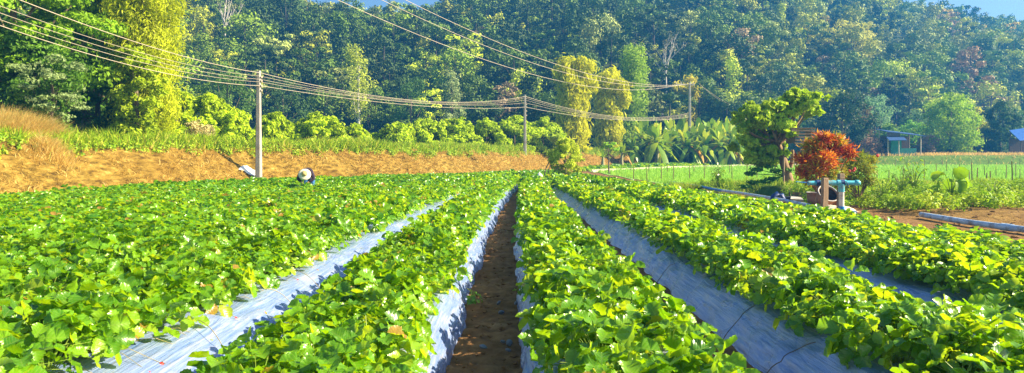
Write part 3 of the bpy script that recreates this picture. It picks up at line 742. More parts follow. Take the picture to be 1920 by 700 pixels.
tag(link('plank', mesh_np('plank', box((0, 0, .05), (1.5, .3, .1), 0, .01), M['wood']), None, (3.1, 38.3, .42), (0, 0, .1)), 'reddish plank lying right of the dark basin', 'plank')
# white sheet and clod on the bank by the first pole
P = []
X, Y = np.meshgrid(np.linspace(0, 1, 14), np.linspace(0, 1, 10))
def ground_hit(px, py):
    for d in np.arange(8, 90, .05):
        p = at(px, py, d)
        if hz(p[0], p[1]) >= p[2]: return p
    return p
c4 = [tuple(ground_hit(*q)[:2]) for q in ((447, 322), (481, 335), (483, 325), (463, 313))]
A_, B_, C_, D_ = [np.array(c) for c in c4]
Q = ((1-X)[..., None]*((1-Y)[..., None]*A_+Y[..., None]*D_)+X[..., None]*((1-Y)[..., None]*B_+Y[..., None]*C_))
V = np.concatenate([Q, (H(Q[..., 0], Q[..., 1])+.07+.03*fbm(X*5, Y*5, 2, 2))[..., None]], -1).reshape(-1, 3); i = np.arange(9)[:, None]*14; j = np.arange(13)[None]
SHEET = link('plastic_sheet', mesh_np('plastic_sheet', [(V, np.stack([i+j, i+j+1, i+15+j, i+14+j], -1).reshape(-1, 4), None)], M['white_sheet'], True))
tag(SHEET, 'white plastic sheet spread on the bank left of the nearest pole', 'sheet')

# ------------------------------------------------------------------ poles and wires
def pole(lab, x, y, z0, z1, w0=.30, w1=.17):
    t = thing('utility_pole', lab, 'utility pole', (x, y, z0))
    h = z1-z0; n = 10; zz = np.linspace(-.5, h, n); P = []
    V = []
    for z in zz:
        k = (w0+(w1-w0)*max(z, 0)/h)/2; b = k*.3
        V += [(k, k-b, z), (k-b, k, z), (-k+b, k, z), (-k, k-b, z), (-k, -k+b, z), (-k+b, -k, z), (k-b, -k, z), (k, -k+b, z)]
    V = np.array(V); i = np.arange(n-1)[:, None]*8; j = np.arange(8)[None]; j2 = (j+1) % 8
    F = np.stack([i+j, i+j2, i+8+j2, i+8+j], -1).reshape(-1, 4)
    c = (n-1)*8; part('shaft', [(V, F, None), (V, np.array([[c, c+a, c+a+1] for a in range(1, 7)]), None)], 'concrete', t)
    return t
def insulators(t, zs, r=.06):
    for z in zs: part('insulator', lathe([(0, -.06), (r*.6, -.05), (r, -.02), (r*.6, 0), (r, .02), (r*.6, .05), (0, .06)], 10, (.15, -.03, z)), 'insul', t, True)
p1 = at(485, 338, 34.2); z1 = hz(p1[0], p1[1]); t1 = pole('tall concrete pole at the foot of the bank, nearest to the camera', p1[0], p1[1], z1-.2, 5.95)
insulators(t1, [5.95-z1-.13, 5.95-z1-.32, 5.95-z1-.56, 5.95-z1-.8])
p2 = at(984, 305, 62); z2 = hz(p2[0], p2[1]); t2 = pole('concrete pole standing on the brown bank near the middle of the scene', p2[0], p2[1], min(z2, 1.2)-.1, 7.35, .30, .18)
insulators(t2, [7.35-z2-.1, 7.35-z2-.35, 7.35-z2-.7, 7.35-z2-1.1])
p3 = at(1293, 235, 95); z3 = hz(p3[0], p3[1]); t3 = pole('concrete pole with a crossarm rising behind the banana grove', p3[0], p3[1], z3-.3, 12.2, .42, .26)
part('crossarm', box((-.65, 0, 12.15-z3), (2.7, .16, .2), .08, .02), 'concrete', t3)
for dx in (-1.9, -1.2, .5): part('insulator', lathe([(0, 0), (.08, .03), (.1, .1), (.05, .16), (.09, .22), (0, .3)], 10, (dx, 0, 12.25-z3)), 'insul', t3, True)
def wire(lab, A, B, sag, r=.022, grp='power lines strung between the poles'):
    A, B = np.asarray(A, float), np.asarray(B, float); t = np.linspace(0, 1, 60)[:, None]
    P = A+(B-A)*t; P[:, 2:] -= 4*sag*t*(1-t)
    tag(link('power_line', mesh_np('power_line', tube(P, r*.58, 5), M['wire'], True)), lab, 'power line', grp)
P3 = lambda px, py: at(px, py, 95)
wire('lowest of three thick wires crossing the sky toward the crossarm pole', (-26.74, 14, 17.74), P3(1270, 160), 5.42, .034)
wire('middle of three thick wires crossing the sky toward the crossarm pole', (-30.43, 14, 22.01), P3(1283, 159), 5.94, .034)
wire('highest of three thick wires crossing the sky toward the crossarm pole', (-25.83, 14, 19.37), P3(1298, 157), 5.16, .034)
P1 = lambda py: at(488, py, 34.2); P2 = lambda py: at(985, py, 62)
for k, (a, b, off, s1, rr) in enumerate([(137, 181, -100, .45, .024), (143, 184, -68, .5, .014), (149, 188, -52, .5, .014), (154, 193, -36, .5, .014), (161, 201, -26, .55, .022)]):
    nm = ['topmost', 'second', 'third', 'fourth', 'lowest'][k]
    wire(nm+' wire running from the nearest pole past the left trees', at(-200, off, 17), P1(a), s1, rr)
    wire(nm+' wire between the nearest pole and the pole on the brown bank', P1(a), P2(b), [.95, .85, .75, .6, .5][k], rr)
    wire(nm+' wire between the pole on the bank and the crossarm pole', P2(b), at(1292, 212+2*k, 95), [1.25, 1.2, 1.1, 1.0, .8][k], rr*1.2)
for k, (px, py) in enumerate([(1405, 210), (1440, 225)]):
    wire(['upper', 'lower'][k]+' wire descending right from the crossarm pole to the trees', P3(1310, 157), at(px, py, 120), .8, .026)

# ------------------------------------------------------------------ trees
def limb_path(a, b, sag=.12, n=6):
    a, b = np.asarray(a, float), np.asarray(b, float); L = np.linalg.norm(b-a)
    return bezier(a, (a*.45+b*.55)+np.array([0, 0, -L*sag])+rng.normal(size=3)*L*.06, b, n)
def wood(h, r, C, rad, lean=(0, 0), split=.45, branches=9, seg=8, wig=.04):
    """trunk with limbs that run into the leaf clumps"""
    zz = np.linspace(-.4, h*.85, 8); t = np.clip(zz/h, 0, 1)
    T = np.stack([lean[0]*t**1.3+np.cumsum(rng.normal(size=8))*wig*h*.1, lean[1]*t**1.3+np.cumsum(rng.normal(size=8))*wig*h*.1, zz], 1)
    T[0, :2] = T[1, :2]*.5
    out = tube(T, r*(1.25-1.05*t**.7)+.01, seg)
    idx = rng.permutation(len(C))[:branches]
    for i in idx:
        zb = np.clip(C[i][2]*.55, h*split*.6, h*.8); base = np.array([np.interp(zb, zz, T[:, q]) for q in range(3)])
        out += tube(limb_path(base, C[i]), np.linspace(r*.38, r*.08, 6), 5, False)
    return out
def crown_blobs(h, R_, nb, lo=.35, style='round', br=(.28, .42)):
    C, rad = [], []
    for k in range(nb):
        u = rng.random(); a = k*2.4+rng.random()
        if style == 'round':
            z = lo+(1-lo)*(k+.5)/nb*.92; w = math.sin(min(1, (z-lo)/(1-lo)*.95+.12)*pi)**.55
            rr = R_*w*(.35+.5*u**.5)
            b = R_*(br[0]+(br[1]-br[0])*rng.random())
        elif style == 'column':
            z = lo+(1-lo)*(k+.5)/nb*.95; w = 1-.35*(z-lo)/(1-lo); rr = R_*w*.55*u**.5; b = R_*(.38+.25*rng.random())
        elif style == 'layer':
            z = lo+(1-lo)*(k+.5)/nb*.95; w = 1-.5*abs((z-lo)/(1-lo)-.35); rr = R_*w*(.3+.6*u); b = R_*(.20+.14*rng.random())
        elif style == 'umbrella':
            z = 1-.32*u*u-.05-(k % 3)*.1; rr = R_*math.sqrt(rng.random())*.85; b = R_*(.2+.14*rng.random())
        C.append((math.cos(a)*rr, math.sin(a)*rr, h*z)); rad.append(b)
    C = np.array(C); rad = np.array(rad)
    flat = {'round': .75, 'column': 1.1, 'layer': .42, 'umbrella': .5}[style]
    return C, np.stack([rad, rad, rad*flat], 1)
def leaves_for(C, rad, n, L, W, up=.25, shell=.55, droop=0, T=None):
    P, N, idx = blob_points(C, rad, n, shell, up)
    br_ = rng.random(len(C))
    r = np.clip(.25*rng.random(n)+.55*br_[idx]+.1*rng.normal(size=n)+.12, 0, 1)
    return cards(P, N, L*(.7+.6*rng.random(n)), W*(.7+.6*rng.random(n)), r, None, droop, T)
def tree(name, lab, cat, x, y, h, R_, nb, n, L, color, style='round', lo=.3, r=.12, bark='bark', z=None, lean=(0, 0), group=None, leafm='tree_obj', W=None, up=.25, branches=9, droop=.1, squash=1, shell=.5, wig=.04, br=(.28, .42)):
    C, rad = crown_blobs(h, R_, nb, lo, style, br)
    C = C+np.stack([lean[0]*(C[:, 2]/h)**1.3, lean[1]*(C[:, 2]/h)**1.3, 0*C[:, 2]], 1)
    C0, rad0 = C, rad
    k_ = 5; a_ = np.repeat(np.arange(len(C)), k_); D_ = norm(rng.normal(size=(len(a_), 3))+[0, 0, .35])
    C = np.concatenate([C, C[a_]+D_*rad[a_]*(.75+.4*rng.random((len(a_), 1)))]); rad = np.concatenate([rad*.85, rad[a_]*(.25+.3*rng.random((len(a_), 1)))])
    t = thing(name, lab, cat, (x, y, hz(x, y) if z is None else z), 0, group)
    c = part('crown', [leaves_for(C, rad, n, L, W or L*.6, up, shell, droop)], leafm, t); c.color = (*[min(.62, v*1.75) for v in color], 1)
    part('trunk', wood(h, r, C0, rad0, lean, branches=branches, wig=wig), bark, t, True)
    return t
def place(px, d): return (px-960)/1280*d

# --- forest on the hillside: shared crowns and trunks, then individual trees
FP = []
specs = [('round', 1.1, 12, .15, 1500), ('round', 1.1, 16, .2, 1700), ('round', .95, 10, .3, 1200), ('layer', 1.1, 20, .15, 1300), ('layer', 1, 16, .3, 1100),
         ('umbrella', 1.1, 12, .3, 1100), ('column', .62, 12, .2, 1200), ('round', 1.15, 18, .25, 1900), ('round', .9, 9, .5, 1000), ('layer', .8, 12, .5, 800),
         ('umbrella', .9, 9, .3, 700), ('column', .5, 9, .35, 900)]
for (st, rs, nb, lo, n) in specs:
    h = 10.0; R_ = 3.6*rs
    C, rad = crown_blobs(h, R_, nb, lo, st, (.24, .40)); P, N, idx = blob_points(C, rad, n, .5, .3)
    br_ = rng.random(nb)*.6+.15; r = np.clip(br_[idx]+.25*rng.random(n), 0, 1)
    lv = cards(P, N, .42*(.7+.6*rng.random(n)), .30*(.7+.6*rng.random(n)), r)
    FP.append((mesh_np('crown', [lv], M['forest_obj']), mesh_np('trunk', wood(h, .15, C, rad, branches=5, seg=6), M['forest_bark'], True), lv))
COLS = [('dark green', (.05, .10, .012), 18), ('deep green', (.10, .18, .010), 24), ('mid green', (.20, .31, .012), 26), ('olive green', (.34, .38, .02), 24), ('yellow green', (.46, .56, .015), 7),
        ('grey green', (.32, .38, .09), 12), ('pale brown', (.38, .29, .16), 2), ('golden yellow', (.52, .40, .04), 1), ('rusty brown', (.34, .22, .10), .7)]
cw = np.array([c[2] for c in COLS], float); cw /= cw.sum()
cand = []
yy = 99.0
while yy < 345:
    step = 3.95+(yy-99)*.0075
    for x in np.arange(-.9*yy-10, .92*yy+10, step*1.05):
        x2 = x+rng.normal()*step*.3; y2 = yy+rng.normal()*step*.3
        base = 100+.33*max(x2-8, 0)-.10*max(-x2-20, 0)
        t = (y2-base)/135
        if t < -.02 or t > 1.12: continue
        if abs(x2) > .86*y2: continue
        if rng.random() < .10: continue
        cand.append((x2, y2, t))
    yy += step
cand = np.array(cand)
hh = 6.2+5.4*rng.random(len(cand))**1.7
size = hh/cand[:, 1]
zz = H(cand[:, 0], cand[:, 1])
yim = 298-1280*(zz+hh*.6-1.54)/cand[:, 1]
inview = (np.abs(cand[:, 0]) < .77*cand[:, 1]) & (yim > -30)
order = np.argsort(np.where(inview, -size, 1))
chosen = set(order[:270].tolist())
stuff = []
def lightbias(x): return .65+.5*sstep((x+60)/200)
for k in range(len(cand)):
    x, y, t = cand[k]; h = hh[k]; ridge = t > .86
    if ridge: pi_ = rng.choice([3, 4, 9, 10, 5]); ci = rng.choice([0, 1, 2, 3])
    else:
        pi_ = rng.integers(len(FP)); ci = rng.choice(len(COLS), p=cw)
        if -.45 < x/y < .3 and t < .5 and rng.random() < .72: ci = 0 if rng.random() < .6 else 1  # lower central slope: shade painted in by giving most trees the darkest tints
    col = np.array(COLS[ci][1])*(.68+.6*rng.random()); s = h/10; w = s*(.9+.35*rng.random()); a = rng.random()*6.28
    if k in chosen:
        o = link('forest_tree', None, None, (x, y, zz[k]-.1), (0, 0, a), (w, w, s))
        side = 'lower slope' if t < .33 else 'middle slope' if t < .7 else 'ridge'
        u_ = x/y; zone = 'left of the nearest pole' if u_ < -.37 else 'between the two near poles' if u_ < .02 else 'behind the bamboo pillars' if u_ < .24 else 'above the banana grove' if u_ < .36 else 'above the leaning tree' if u_ < .5 else 'above the shed'
        form = ['rounded', 'bushy', 'small topped', 'tiered', 'airy tiered', 'flat topped', 'slim', 'broad', 'high crowned', 'open tiered', 'small flat topped', 'slim high'][pi_]
        tag(o, '%s %s tree on the hill\'s %s %s' % (form, COLS[ci][0], side, zone), 'forest tree', 'trees of the hillside forest')
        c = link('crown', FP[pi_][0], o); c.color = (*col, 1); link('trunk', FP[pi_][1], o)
    else:
        V, F, r = FP[pi_][2]
        keep = rng.random(len(F)) < (.7 if ridge else .5)
        F = F[keep]; used = F.ravel(); V2 = V[used]
        ca, sa = math.cos(a), math.sin(a)
        c0 = V2.reshape(-1, 4, 3).mean(1, keepdims=True); V2 = (c0+(V2.reshape(-1, 4, 3)-c0)*1.45).reshape(-1, 3)
        W_ = np.stack([(V2[:, 0]*ca-V2[:, 1]*sa)*w+x, (V2[:, 0]*sa+V2[:, 1]*ca)*w+y, V2[:, 2]*s+zz[k]-.1], 1)
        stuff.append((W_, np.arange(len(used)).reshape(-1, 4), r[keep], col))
        if ridge:
            T_ = tube([(x, y, zz[k]-.5), (x+rng.normal()*.2, y, zz[k]+h*.5), (x, y, zz[k]+h*.85)], [.16, .12, .05], 5, False)
            stuff += [(p[0], p[1], None, np.array((.08, .06, .04))) for p in T_]
# undergrowth between the trunks
nb = 7500
y = 98+rng.random(nb)*190; x = (rng.random(nb)*2-1)*.84*y; base = 100+.33*np.clip(x-8, 0, 400)-.10*np.clip(-x-20, 0, 200); t = (y-base)/135
ok = (t > -.03) & (t < 1.02); x, y = x[ok], y[ok]; z = H(x, y); nb = len(x)
C = np.stack([x, y, z+.4+.9*rng.random(nb)], 1); rd = .8+1.3*rng.random(nb)
P, N, idx = blob_points(C, rd, 200000, .5, .4)
cc = np.array([COLS[c][1] for c in rng.choice(4, nb)])
stuff.append(cards(P, N, .5*(.7+.6*rng.random(len(P))), .36, rng.random(len(P)), cc[idx]))
tag(link('forest', mesh_np('forest', stuff, M['tree_attr'])), 'dense distant forest and undergrowth covering the steep hillside', 'forest', kind='stuff')

# --- single trees one can point to on the slope
def bare(lab, px, d, h, ztop=None):
    x = place(px, d); t = thing('bare_tree', lab, 'tree', (x, d, hz(x, d)-.2)); P = tube([(0, 0, 0), (.1, 0, h*.35), (-.05, 0, h*.6)], [.2, .15, .1], 7)
    tips = []
    for k in range(9):
        a = np.array([0, 0, h*(.35+.3*rng.random())]); b = np.array([rng.normal()*h*.16, rng.normal()*h*.12, h*(.75+.25*rng.random())]); L = limb_path(a, b, -.05)
        P += tube(L, np.linspace(.08, .03, 6), 5, False); tips.append(L)
        for q in range(3):
            s_ = L[2+q]; P += tube([s_, s_+[rng.normal()*.6, rng.normal()*.5, .6+rng.random()]], [.035, .015], 4, False)
    part('trunk', P, 'pale_bark', t, True)
    e = np.concatenate([L[4:6] for L in tips]); c = part('crown', [leaves_for(e, np.full(len(e), .5), 160, .3, .2)], 'tree_obj', t); c.color = (.22, .2, .1, 1)
bare('leafless pale tree between the green bamboo pillars and the crossarm pole', 1248, 118, 14)
bare('pale leafless tree high above the left end of the bank', 421, 128, 12)
FTR = 'tree'
def ftree(lab, px, pyb, pyt, d, R_px, color, style='round', lo=.3, n=2600, bark='bark', r=.16, nb=14, branches=8, name='tall_tree', zdrop=0):
    """a tree whose base and top are seen at given heights in the view"""
    x = place(px, d); zt = 1.54-(pyt-298)/1280*d; z = hz(x, d); h = zt-z
    return tree(name, lab, FTR, x, d, max(h, 2), R_px*d/1280, nb, n, .0026*d+.08, color, style, lo, r, bark, branches=branches)
ftree('slender tree with yellow green crown and pale trunk on the lower slope', 672, 245, 88, 92, 30, (.30, .34, .04), 'column', .36, 2200, 'pale_bark', .22, 13)
ftree('pale green climber draped tree behind the middle of the bank', 848, 240, 132, 92, 26, (.20, .25, .10), 'column', .1, 2200, nb=12)
ftree('dark round tree behind the bank, left of the climber draped tree', 770, 235, 150, 93, 42, (.05, .11, .02), 'round', .3, 2200)
ftree('dark broad tree behind the left end of the bank shrubs', 425, 235, 130, 70, 60, (.06, .12, .02), 'round', .2, 3000)
ftree('mid green tree rising behind the nearest pole', 530, 235, 150, 90, 50, (.05, .10, .02), 'round', .2, 2600)
ftree('large golden green tree standing high above the dark round tree', 1590, 200, 45, 150, 62, (.30, .30, .05), 'layer', .2, 4200, nb=26, r=.3)
ftree('orange yellow crowned tree on the slope above the banana grove', 1510, 160, 55, 158, 22, (.55, .32, .03), 'round', .4, 900)
ftree('bright lime green tree high on the slope in the middle', 795, 130, 62, 150, 26, (.28, .46, .03), 'round', .35, 1100)
ftree('small lime green tree below the three wires on the slope', 870, 130, 65, 152, 20, (.20, .36, .03), 'round', .4, 900)
ftree('pinkish brown bare looking tree beside the lime green tree', 898, 130, 50, 152, 20, (.36, .22, .14), 'layer', .4, 700)
ftree('pale olive tree on the slope right of the bare pale tree', 1330, 190, 90, 128, 34, (.20, .25, .07), 'layer', .35, 1600, 'pale_bark')
ftree('broad grey green tree behind the blue roofed shed', 1640, 250, 175, 110, 44, (.14, .24, .10), 'round', .1, 2400)

# --- bamboo
def bamboo(lab, px, d, pyt, wpx, color, n, pyb=None, nb=12, L=.3, culms=8, leanx=.0, z=None, depth=1, low=.04):
    x = place(px, d); zb = hz(x, d) if z is None else z; h = 1.54-(pyt-298)/1280*d-zb; R_ = wpx/2*d/1280
    t = thing('bamboo_clump', lab, 'bamboo', (x, d, zb-.1), 0, None)
    C, rad = [], []
    tops = []
    for k in range(culms):
        a = k*2.4; rr = R_*.62*math.sqrt((k+.5)/culms); tx, ty = math.cos(a)*rr+leanx, math.sin(a)*rr*depth; hk = h*(.80+.2*rng.random()); bx, by = tx*.35, ty*.35
        path = bezier((bx, by, 0), (tx*.7, ty*.7, hk*.7), (tx*1.15, ty*1.15, hk*.97), 12)
        part('culm', tube(path, np.linspace(.055, .02, 12), 6, False), 'culm', t, True)
        for q in np.linspace(low+.05*rng.random(), .98, nb):
            p = np.array([np.interp(q, np.linspace(0, 1, 12), path[:, w]) for w in range(3)])
            rb = R_*(.20+.16*rng.random())*(1.15-.45*q)*(.7+.3*min(1, q*4))
            C.append(p+np.array([rng.normal(), rng.normal(), 0])*R_*.14); rad.append((rb, rb, rb*1.25))
    C = np.array(C); rad = np.array(rad)
    P, N, idx = blob_points(C, rad*(.6+.8*rng.random((len(C), 1))), n, .25, .1); P = P+rng.normal(size=P.shape)*R_*.07; br_ = rng.random(len(C))
    T = norm(rng.normal(size=(n, 3))*.5+np.array([0, 0, -.8])+norm(P-np.array([0, 0, 0])-np.stack([0*P[:, 0], 0*P[:, 0], P[:, 2]], 1))*.5)
    lv = cards(P, N, L*(.7+.6*rng.random(n)), L*.24*(.8+.5*rng.random(n)), np.clip(.5*br_[idx]+.4*rng.random(n), 0, 1), None, .15, T)
    c = part('foliage', [lv], 'tree_obj', t); c.color = (*[min(.66, v*1.6) for v in color], 1); return t
bamboo('tall yellow green bamboo clump, left one of the central pillars', 1075, 80, 106, 100, (.42, .43, .006), 13000, L=.8, culms=8)
bamboo('yellow green bamboo clump leaning right, middle of the central pillars', 1133, 87, 118, 80, (.42, .43, .006), 10000, L=.8, culms=7, leanx=.5)
bamboo('low golden bamboo standing behind the crossarm pole', 1288, 112, 142, 70, (.42, .38, .02), 5500, L=.9, culms=5)
ftree('dark climber covered pillar tree right of the two bamboo clumps', 1186, 290, 82, 95, 36, (.18, .27, .01), 'column', .03, 8500, nb=26, r=.2)
# --- the left group on the bank
bamboo('towering feathery yellow green bamboo on the bank at the left', 272, 33, -95, 172, (.33, .37, .008), 40000, nb=14, L=.24, culms=11, low=.05)
x = place(255, 31)
tree('climber_tree', 'short tree wrapped in leafy climbers at the foot of the tall bamboo', 'tree', x, 31, 4.6, 1.2, 24, 7000, .19, (.22, .29, .008), 'round', .02, .1, droop=.2)
tree('broadleaf_tree', 'big bright green broadleaf tree in the upper left corner', 'tree', place(20, 30), 30, 10.8, 4.6, 44, 34000, .22, (.13, .235, .006), 'layer', .28, .22, up=.4)
tree('broadleaf_tree', 'dark green broadleaf tree between the corner tree and the bamboo', 'tree', place(165, 36), 36, 11.5, 3.2, 34, 19000, .24, (.10, .19, .008), 'layer', .15, .2, up=.3)
tree('pale_leaved_tree', 'small tree with silvery white leaves and a dark bare trunk', 'tree', place(97, 28), 28, 3.7, 1.45, 16, 3000, .13, (.17, .23, .09), 'layer', .3, .06, up=.3)
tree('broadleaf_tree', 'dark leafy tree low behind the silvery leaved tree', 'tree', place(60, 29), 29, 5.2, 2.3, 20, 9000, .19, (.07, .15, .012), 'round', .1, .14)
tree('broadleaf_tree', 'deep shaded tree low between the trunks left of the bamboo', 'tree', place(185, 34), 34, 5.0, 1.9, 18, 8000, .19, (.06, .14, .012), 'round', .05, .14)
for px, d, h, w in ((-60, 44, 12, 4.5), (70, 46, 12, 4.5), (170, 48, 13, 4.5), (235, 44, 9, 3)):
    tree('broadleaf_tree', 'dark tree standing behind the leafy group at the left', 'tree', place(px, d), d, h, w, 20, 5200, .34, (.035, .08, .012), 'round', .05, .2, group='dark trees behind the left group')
bamboo('feathery yellow green bamboo filling the gap left of the tall bamboo', 212, 36, -60, 90, (.34, .40, .015), 16000, nb=13, L=.26, culms=7, low=.3)
# --- shrubs along the top of the bank
shr = [(330, 40, 172, 36, 'leafy shrub right of the tall bamboo on the bank'), (388, 43, 176, 44, 'rounded tall shrub with broad leaves left of the nearest pole'), (440, 45, 205, 32, 'bright shrub just left of the nearest pole'),
       (300, 38, 205, 30, 'low shrub at the foot of the tall bamboo'), (512, 47, 208, 26, 'bright green shrub just right of the nearest pole'), (595, 50, 218, 46, 'wide rounded shrub behind the bending farmer'), (548, 49, 232, 26, 'low shrub between the two wider shrubs right of the nearest pole'), (665, 54, 240, 34, 'low shrub below the slender pale trunked tree'),
       (742, 57, 232, 34, 'yellow green shrub on the bank right of the slender tree'), (800, 59, 230, 38, 'broad shrub in the middle of the bank top'), (858, 61, 224, 38, 'tall leafy shrub below the climber draped tree'), (912, 64, 226, 36, 'bright leafy shrub left of the bank pole'), (965, 66, 222, 38, 'dense shrub directly behind the bank pole'), (1018, 68, 225, 36, 'last bright shrub on the bank before the bamboo pillars')]
for px, d, pyt, wp, lab in shr:
    x = place(px, d); z = hz(x, d); h = 1.54-(pyt-298)/1280*d-z; R_ = wp*d/1280*1.25
    tree('shrub', lab, 'shrub', x, d, max(h, 1.2), R_, 30, int(3600+2400*R_), .19+.0018*d, (.27, .36, .005), 'round', .0, .06, up=.35, branches=6, shell=.35, droop=.15, br=(.14, .36))
for k in range(16):
    px = 330+k*44+rng.integers(-14, 14); d = float(np.interp(px, [300, 600, 1030], [42, 53, 70]))+rng.random()*2.5; h = 1.0+1.5*rng.random()
    tree('shrub', 'leafy green shrub crowded among the taller shrubs on the bank top', 'shrub', place(px, d), d, h, .9+.7*rng.random(), 12, 3200, .17+.0016*d, [(.26, .36, .006), (.32, .36, .01), (.18, .28, .006)][k % 3], 'round', .0, .05, up=.35, branches=4, shell=.45, droop=.15, br=(.3, .55), group='shrubs crowded on the bank top')
tree('dry_shrub', 'pale brownish scrub at the foot of the left shrubs', 'shrub', place(375, 37), 37, 1.3, 1.0, 10, 1800, .14, (.34, .30, .14), 'round', 0, .04)
# --- bush on leaning sticks at the end of the beds
tx, ty = place(1060, 40), 40
t = tree('creeper_bush', 'bushy creeper with yellow green leaves over leaning sticks at the bed end', 'bush', tx, ty, 2.75, 1.0, 18, 5200, .16, (.30, .38, .02), 'round', .05, .05, up=.2, droop=.25)
for k, (a, b) in enumerate((((-1.25, -.3, .2), (-.95, -.1, 1.35)), ((-1.05, -.3, .2), (-.8, -.1, 1.3)), ((-.8, -.3, .25), (-.4, 0, 1.0)), ((-.45, -.3, .25), (-.15, 0, .95)))):
    part('stick', tube(bezier(a, (a[0]-.05, a[1], .8), b), .035, 6), 'wood', t, True)
tree('sapling', 'small young tree at the corner of the far green crop', 'tree', place(1143, 58), 58, 2.9, .75, 8, 900, .22, (.22, .36, .03), 'umbrella', .5, .06)

# --- the leaning tree by the channel, and its plank canopy
d = 33; bx = place(1474, d); zb = hz(bx, d)
C = []; rad = []
for (px, py, w, hgt, dd) in [(1412, 232, 26, 20, 0), (1400, 262, 24, 22, .4), (1428, 284, 28, 18, .2), (1440, 225, 30, 26, -.3), (1452, 255, 30, 24, .5), (1475, 205, 30, 22, .3), (1500, 195, 28, 22, 0), (1520, 183, 20, 14, -.2),
                             (1490, 178, 20, 14, .3), (1415, 205, 22, 14, .2), (1470, 235, 28, 20, -.5), (1395, 240, 18, 18, -.3), (1512, 212, 18, 16, .2), (1448, 300, 26, 16, .3), (1410, 300, 24, 14, 0), (1508, 184, 18, 14, .1), (1462, 198, 20, 14, -.2), (1385, 222, 14, 12, .2)]:
    p = at(px, py, d+dd)-[bx, d, zb]; C.append(p); rad.append((w*d/1280, w*d/1280, hgt*d/1280*.8))
C, rad = np.array(C), np.array(rad); LC = C
a_ = np.repeat(np.arange(len(C)), 6); D_ = norm(rng.normal(size=(len(a_), 3))+[0, 0, .3])
C = np.concatenate([C, C[a_]+D_*rad[a_]*(.8+.7*rng.random((len(a_), 1)))]); rad = np.concatenate([rad*.75, rad[a_]*(.2+.3*rng.random((len(a_), 1)))])
t = thing('leaning_tree', 'leaning tree with dense bright green crown beside the water channel', 'tree', (bx, d, zb))
c = part('crown', [leaves_for(C, rad, 5600, .34, .19, .35, .3, .2)], 'tree_obj', t); c.color = (.42, .58, .010, 1)
top = at(1456, 268, d)-[bx, d, zb]; base = np.array([.1, 0, -.2])
P = tube(bezier(base+[.12, 0, 0], (.05, 0, .8), top, 10), np.linspace(.24, .17, 10), 10)
for i in range(len(LC)): P += tube(limb_path(top+rng.normal(size=3)*.1, LC[i]), np.linspace(.09, .02, 6), 5, False)
P += tube(bezier((.2, 0, .9), (.35, 0, 1.3), (.3, 0, 1.75)), np.linspace(.11, .07, 10), 7)
part('trunk', P, 'brown_bark', t, True)
sp = [np.array(at(px, py, d)-[bx, d, zb]) for px, py in ((1440, 312), (1420, 318), (1405, 326), (1455, 320), (1435, 340), (1412, 342), (1398, 350), (1450, 335), (1478, 318))]
c = part('low_spray', [leaves_for(np.array(sp), np.tile([.30, .3, .07], (len(sp), 1)), 700, .28, .1, .5, .2)]+sum([tube([(.0, 0, .5), s_], [.03, .01], 4, False) for s_ in sp], []), 'tree_obj', t); c.color = (.10, .28, .015, 1)
d2 = 32.2; cx0 = place(1502, d2); zc = at(0, 258, d2)[2]
t = thing('plank_canopy', 'weathered grey plank shelter roof jutting right from the leaning tree', 'roof', (cx0, d2, zc))
for k in range(5):
    part('plank', [(p[0]@np.array([[1, 0, -.02], [0, 1, 0], [.02, 0, 1]]), p[1], None) for p in box((-.05*k+.06, -.5+.02*k, -.30+.15*k), (1.15-.14*(k % 3), .07, .09), 0, .012)], 'grey_wood', t)
for sx in (-.45, .45): part('beam', box((sx, .1, .02), (.08, .9, .6), 0, .01), 'grey_wood', t)
part('cover', box((0, .15, .42), (1.15, .8, .04), 0, .01), 'grey_wood', t)
part('leg', tube([(-.62, .5, -.3), (-.62, .5, -zc+.2)], .05, 7), 'wood', t)

# --- red and yellow shrubs behind the pipe stand
def spiky(name, lab, x, y, z, blobs, n, L, m):
    t = thing(name, lab, 'shrub', (x, y, z)); C = np.array([b[:3] for b in blobs]); rad = np.array([b[3] for b in blobs])
    P, N, idx = blob_points(C, rad, n, .3, .2); D = norm(P-C[idx]+rng.normal(size=(n, 3))*.12+[0, 0, .05])
    Nn = norm(np.cross(D, rng.normal(size=(n, 3))))
    br_ = rng.random(len(C)); lv = cards(P, Nn, L*(.7+.5*rng.random(n)), L*.17, np.clip(.6*br_[idx]+.5*rng.random(n), 0, 1), None, .2, D)
    part('leaves', [lv], m, t)
    P = []
    for c in C: P += tube(limb_path((0, 0, 0), c), np.linspace(.03, .012, 6), 5, False)
    part('stems', P, 'brown_bark', t, True); return t
d = 21.4; bx = place(1535, d)
bl = [(*(at(px, py, d+q)-[bx, d, .4]), r) for px, py, q, r in [(1510, 300, 0, .32), (1525, 275, .1, .34), (1545, 262, 0, .30), (1560, 280, .2, .34), (1530, 315, -.1, .34), (1548, 300, -.2, .36), (1570, 265, .1, .28), (1505, 325, .1, .24), (1590, 285, .3, .28), (1555, 325, 0, .28), (1520, 340, 0, .2)]]
spiky('croton_shrub', 'spiky red and orange leaved shrub behind the pipe stand', bx, d, .4, bl, 4200, .24, 'croton')
bx = place(1610, 22.4)
bl = [(*(at(px, py, 22.4+q)-[bx, 22.4, .2]), r) for px, py, q, r in [(1590, 310, 0, .32), (1610, 298, .1, .34), (1625, 318, 0, .28), (1600, 335, .1, .32), (1580, 345, .0, .3), (1635, 300, .2, .2), (1630, 340, 0, .24), (1575, 322, -.2, .28)]]
t = spiky('flowering_shrub', 'yellow green shrub with orange tips and red flowers right of the red shrub', bx, 22.4, .2, bl, 3600, .16, 'shrub_yellow')
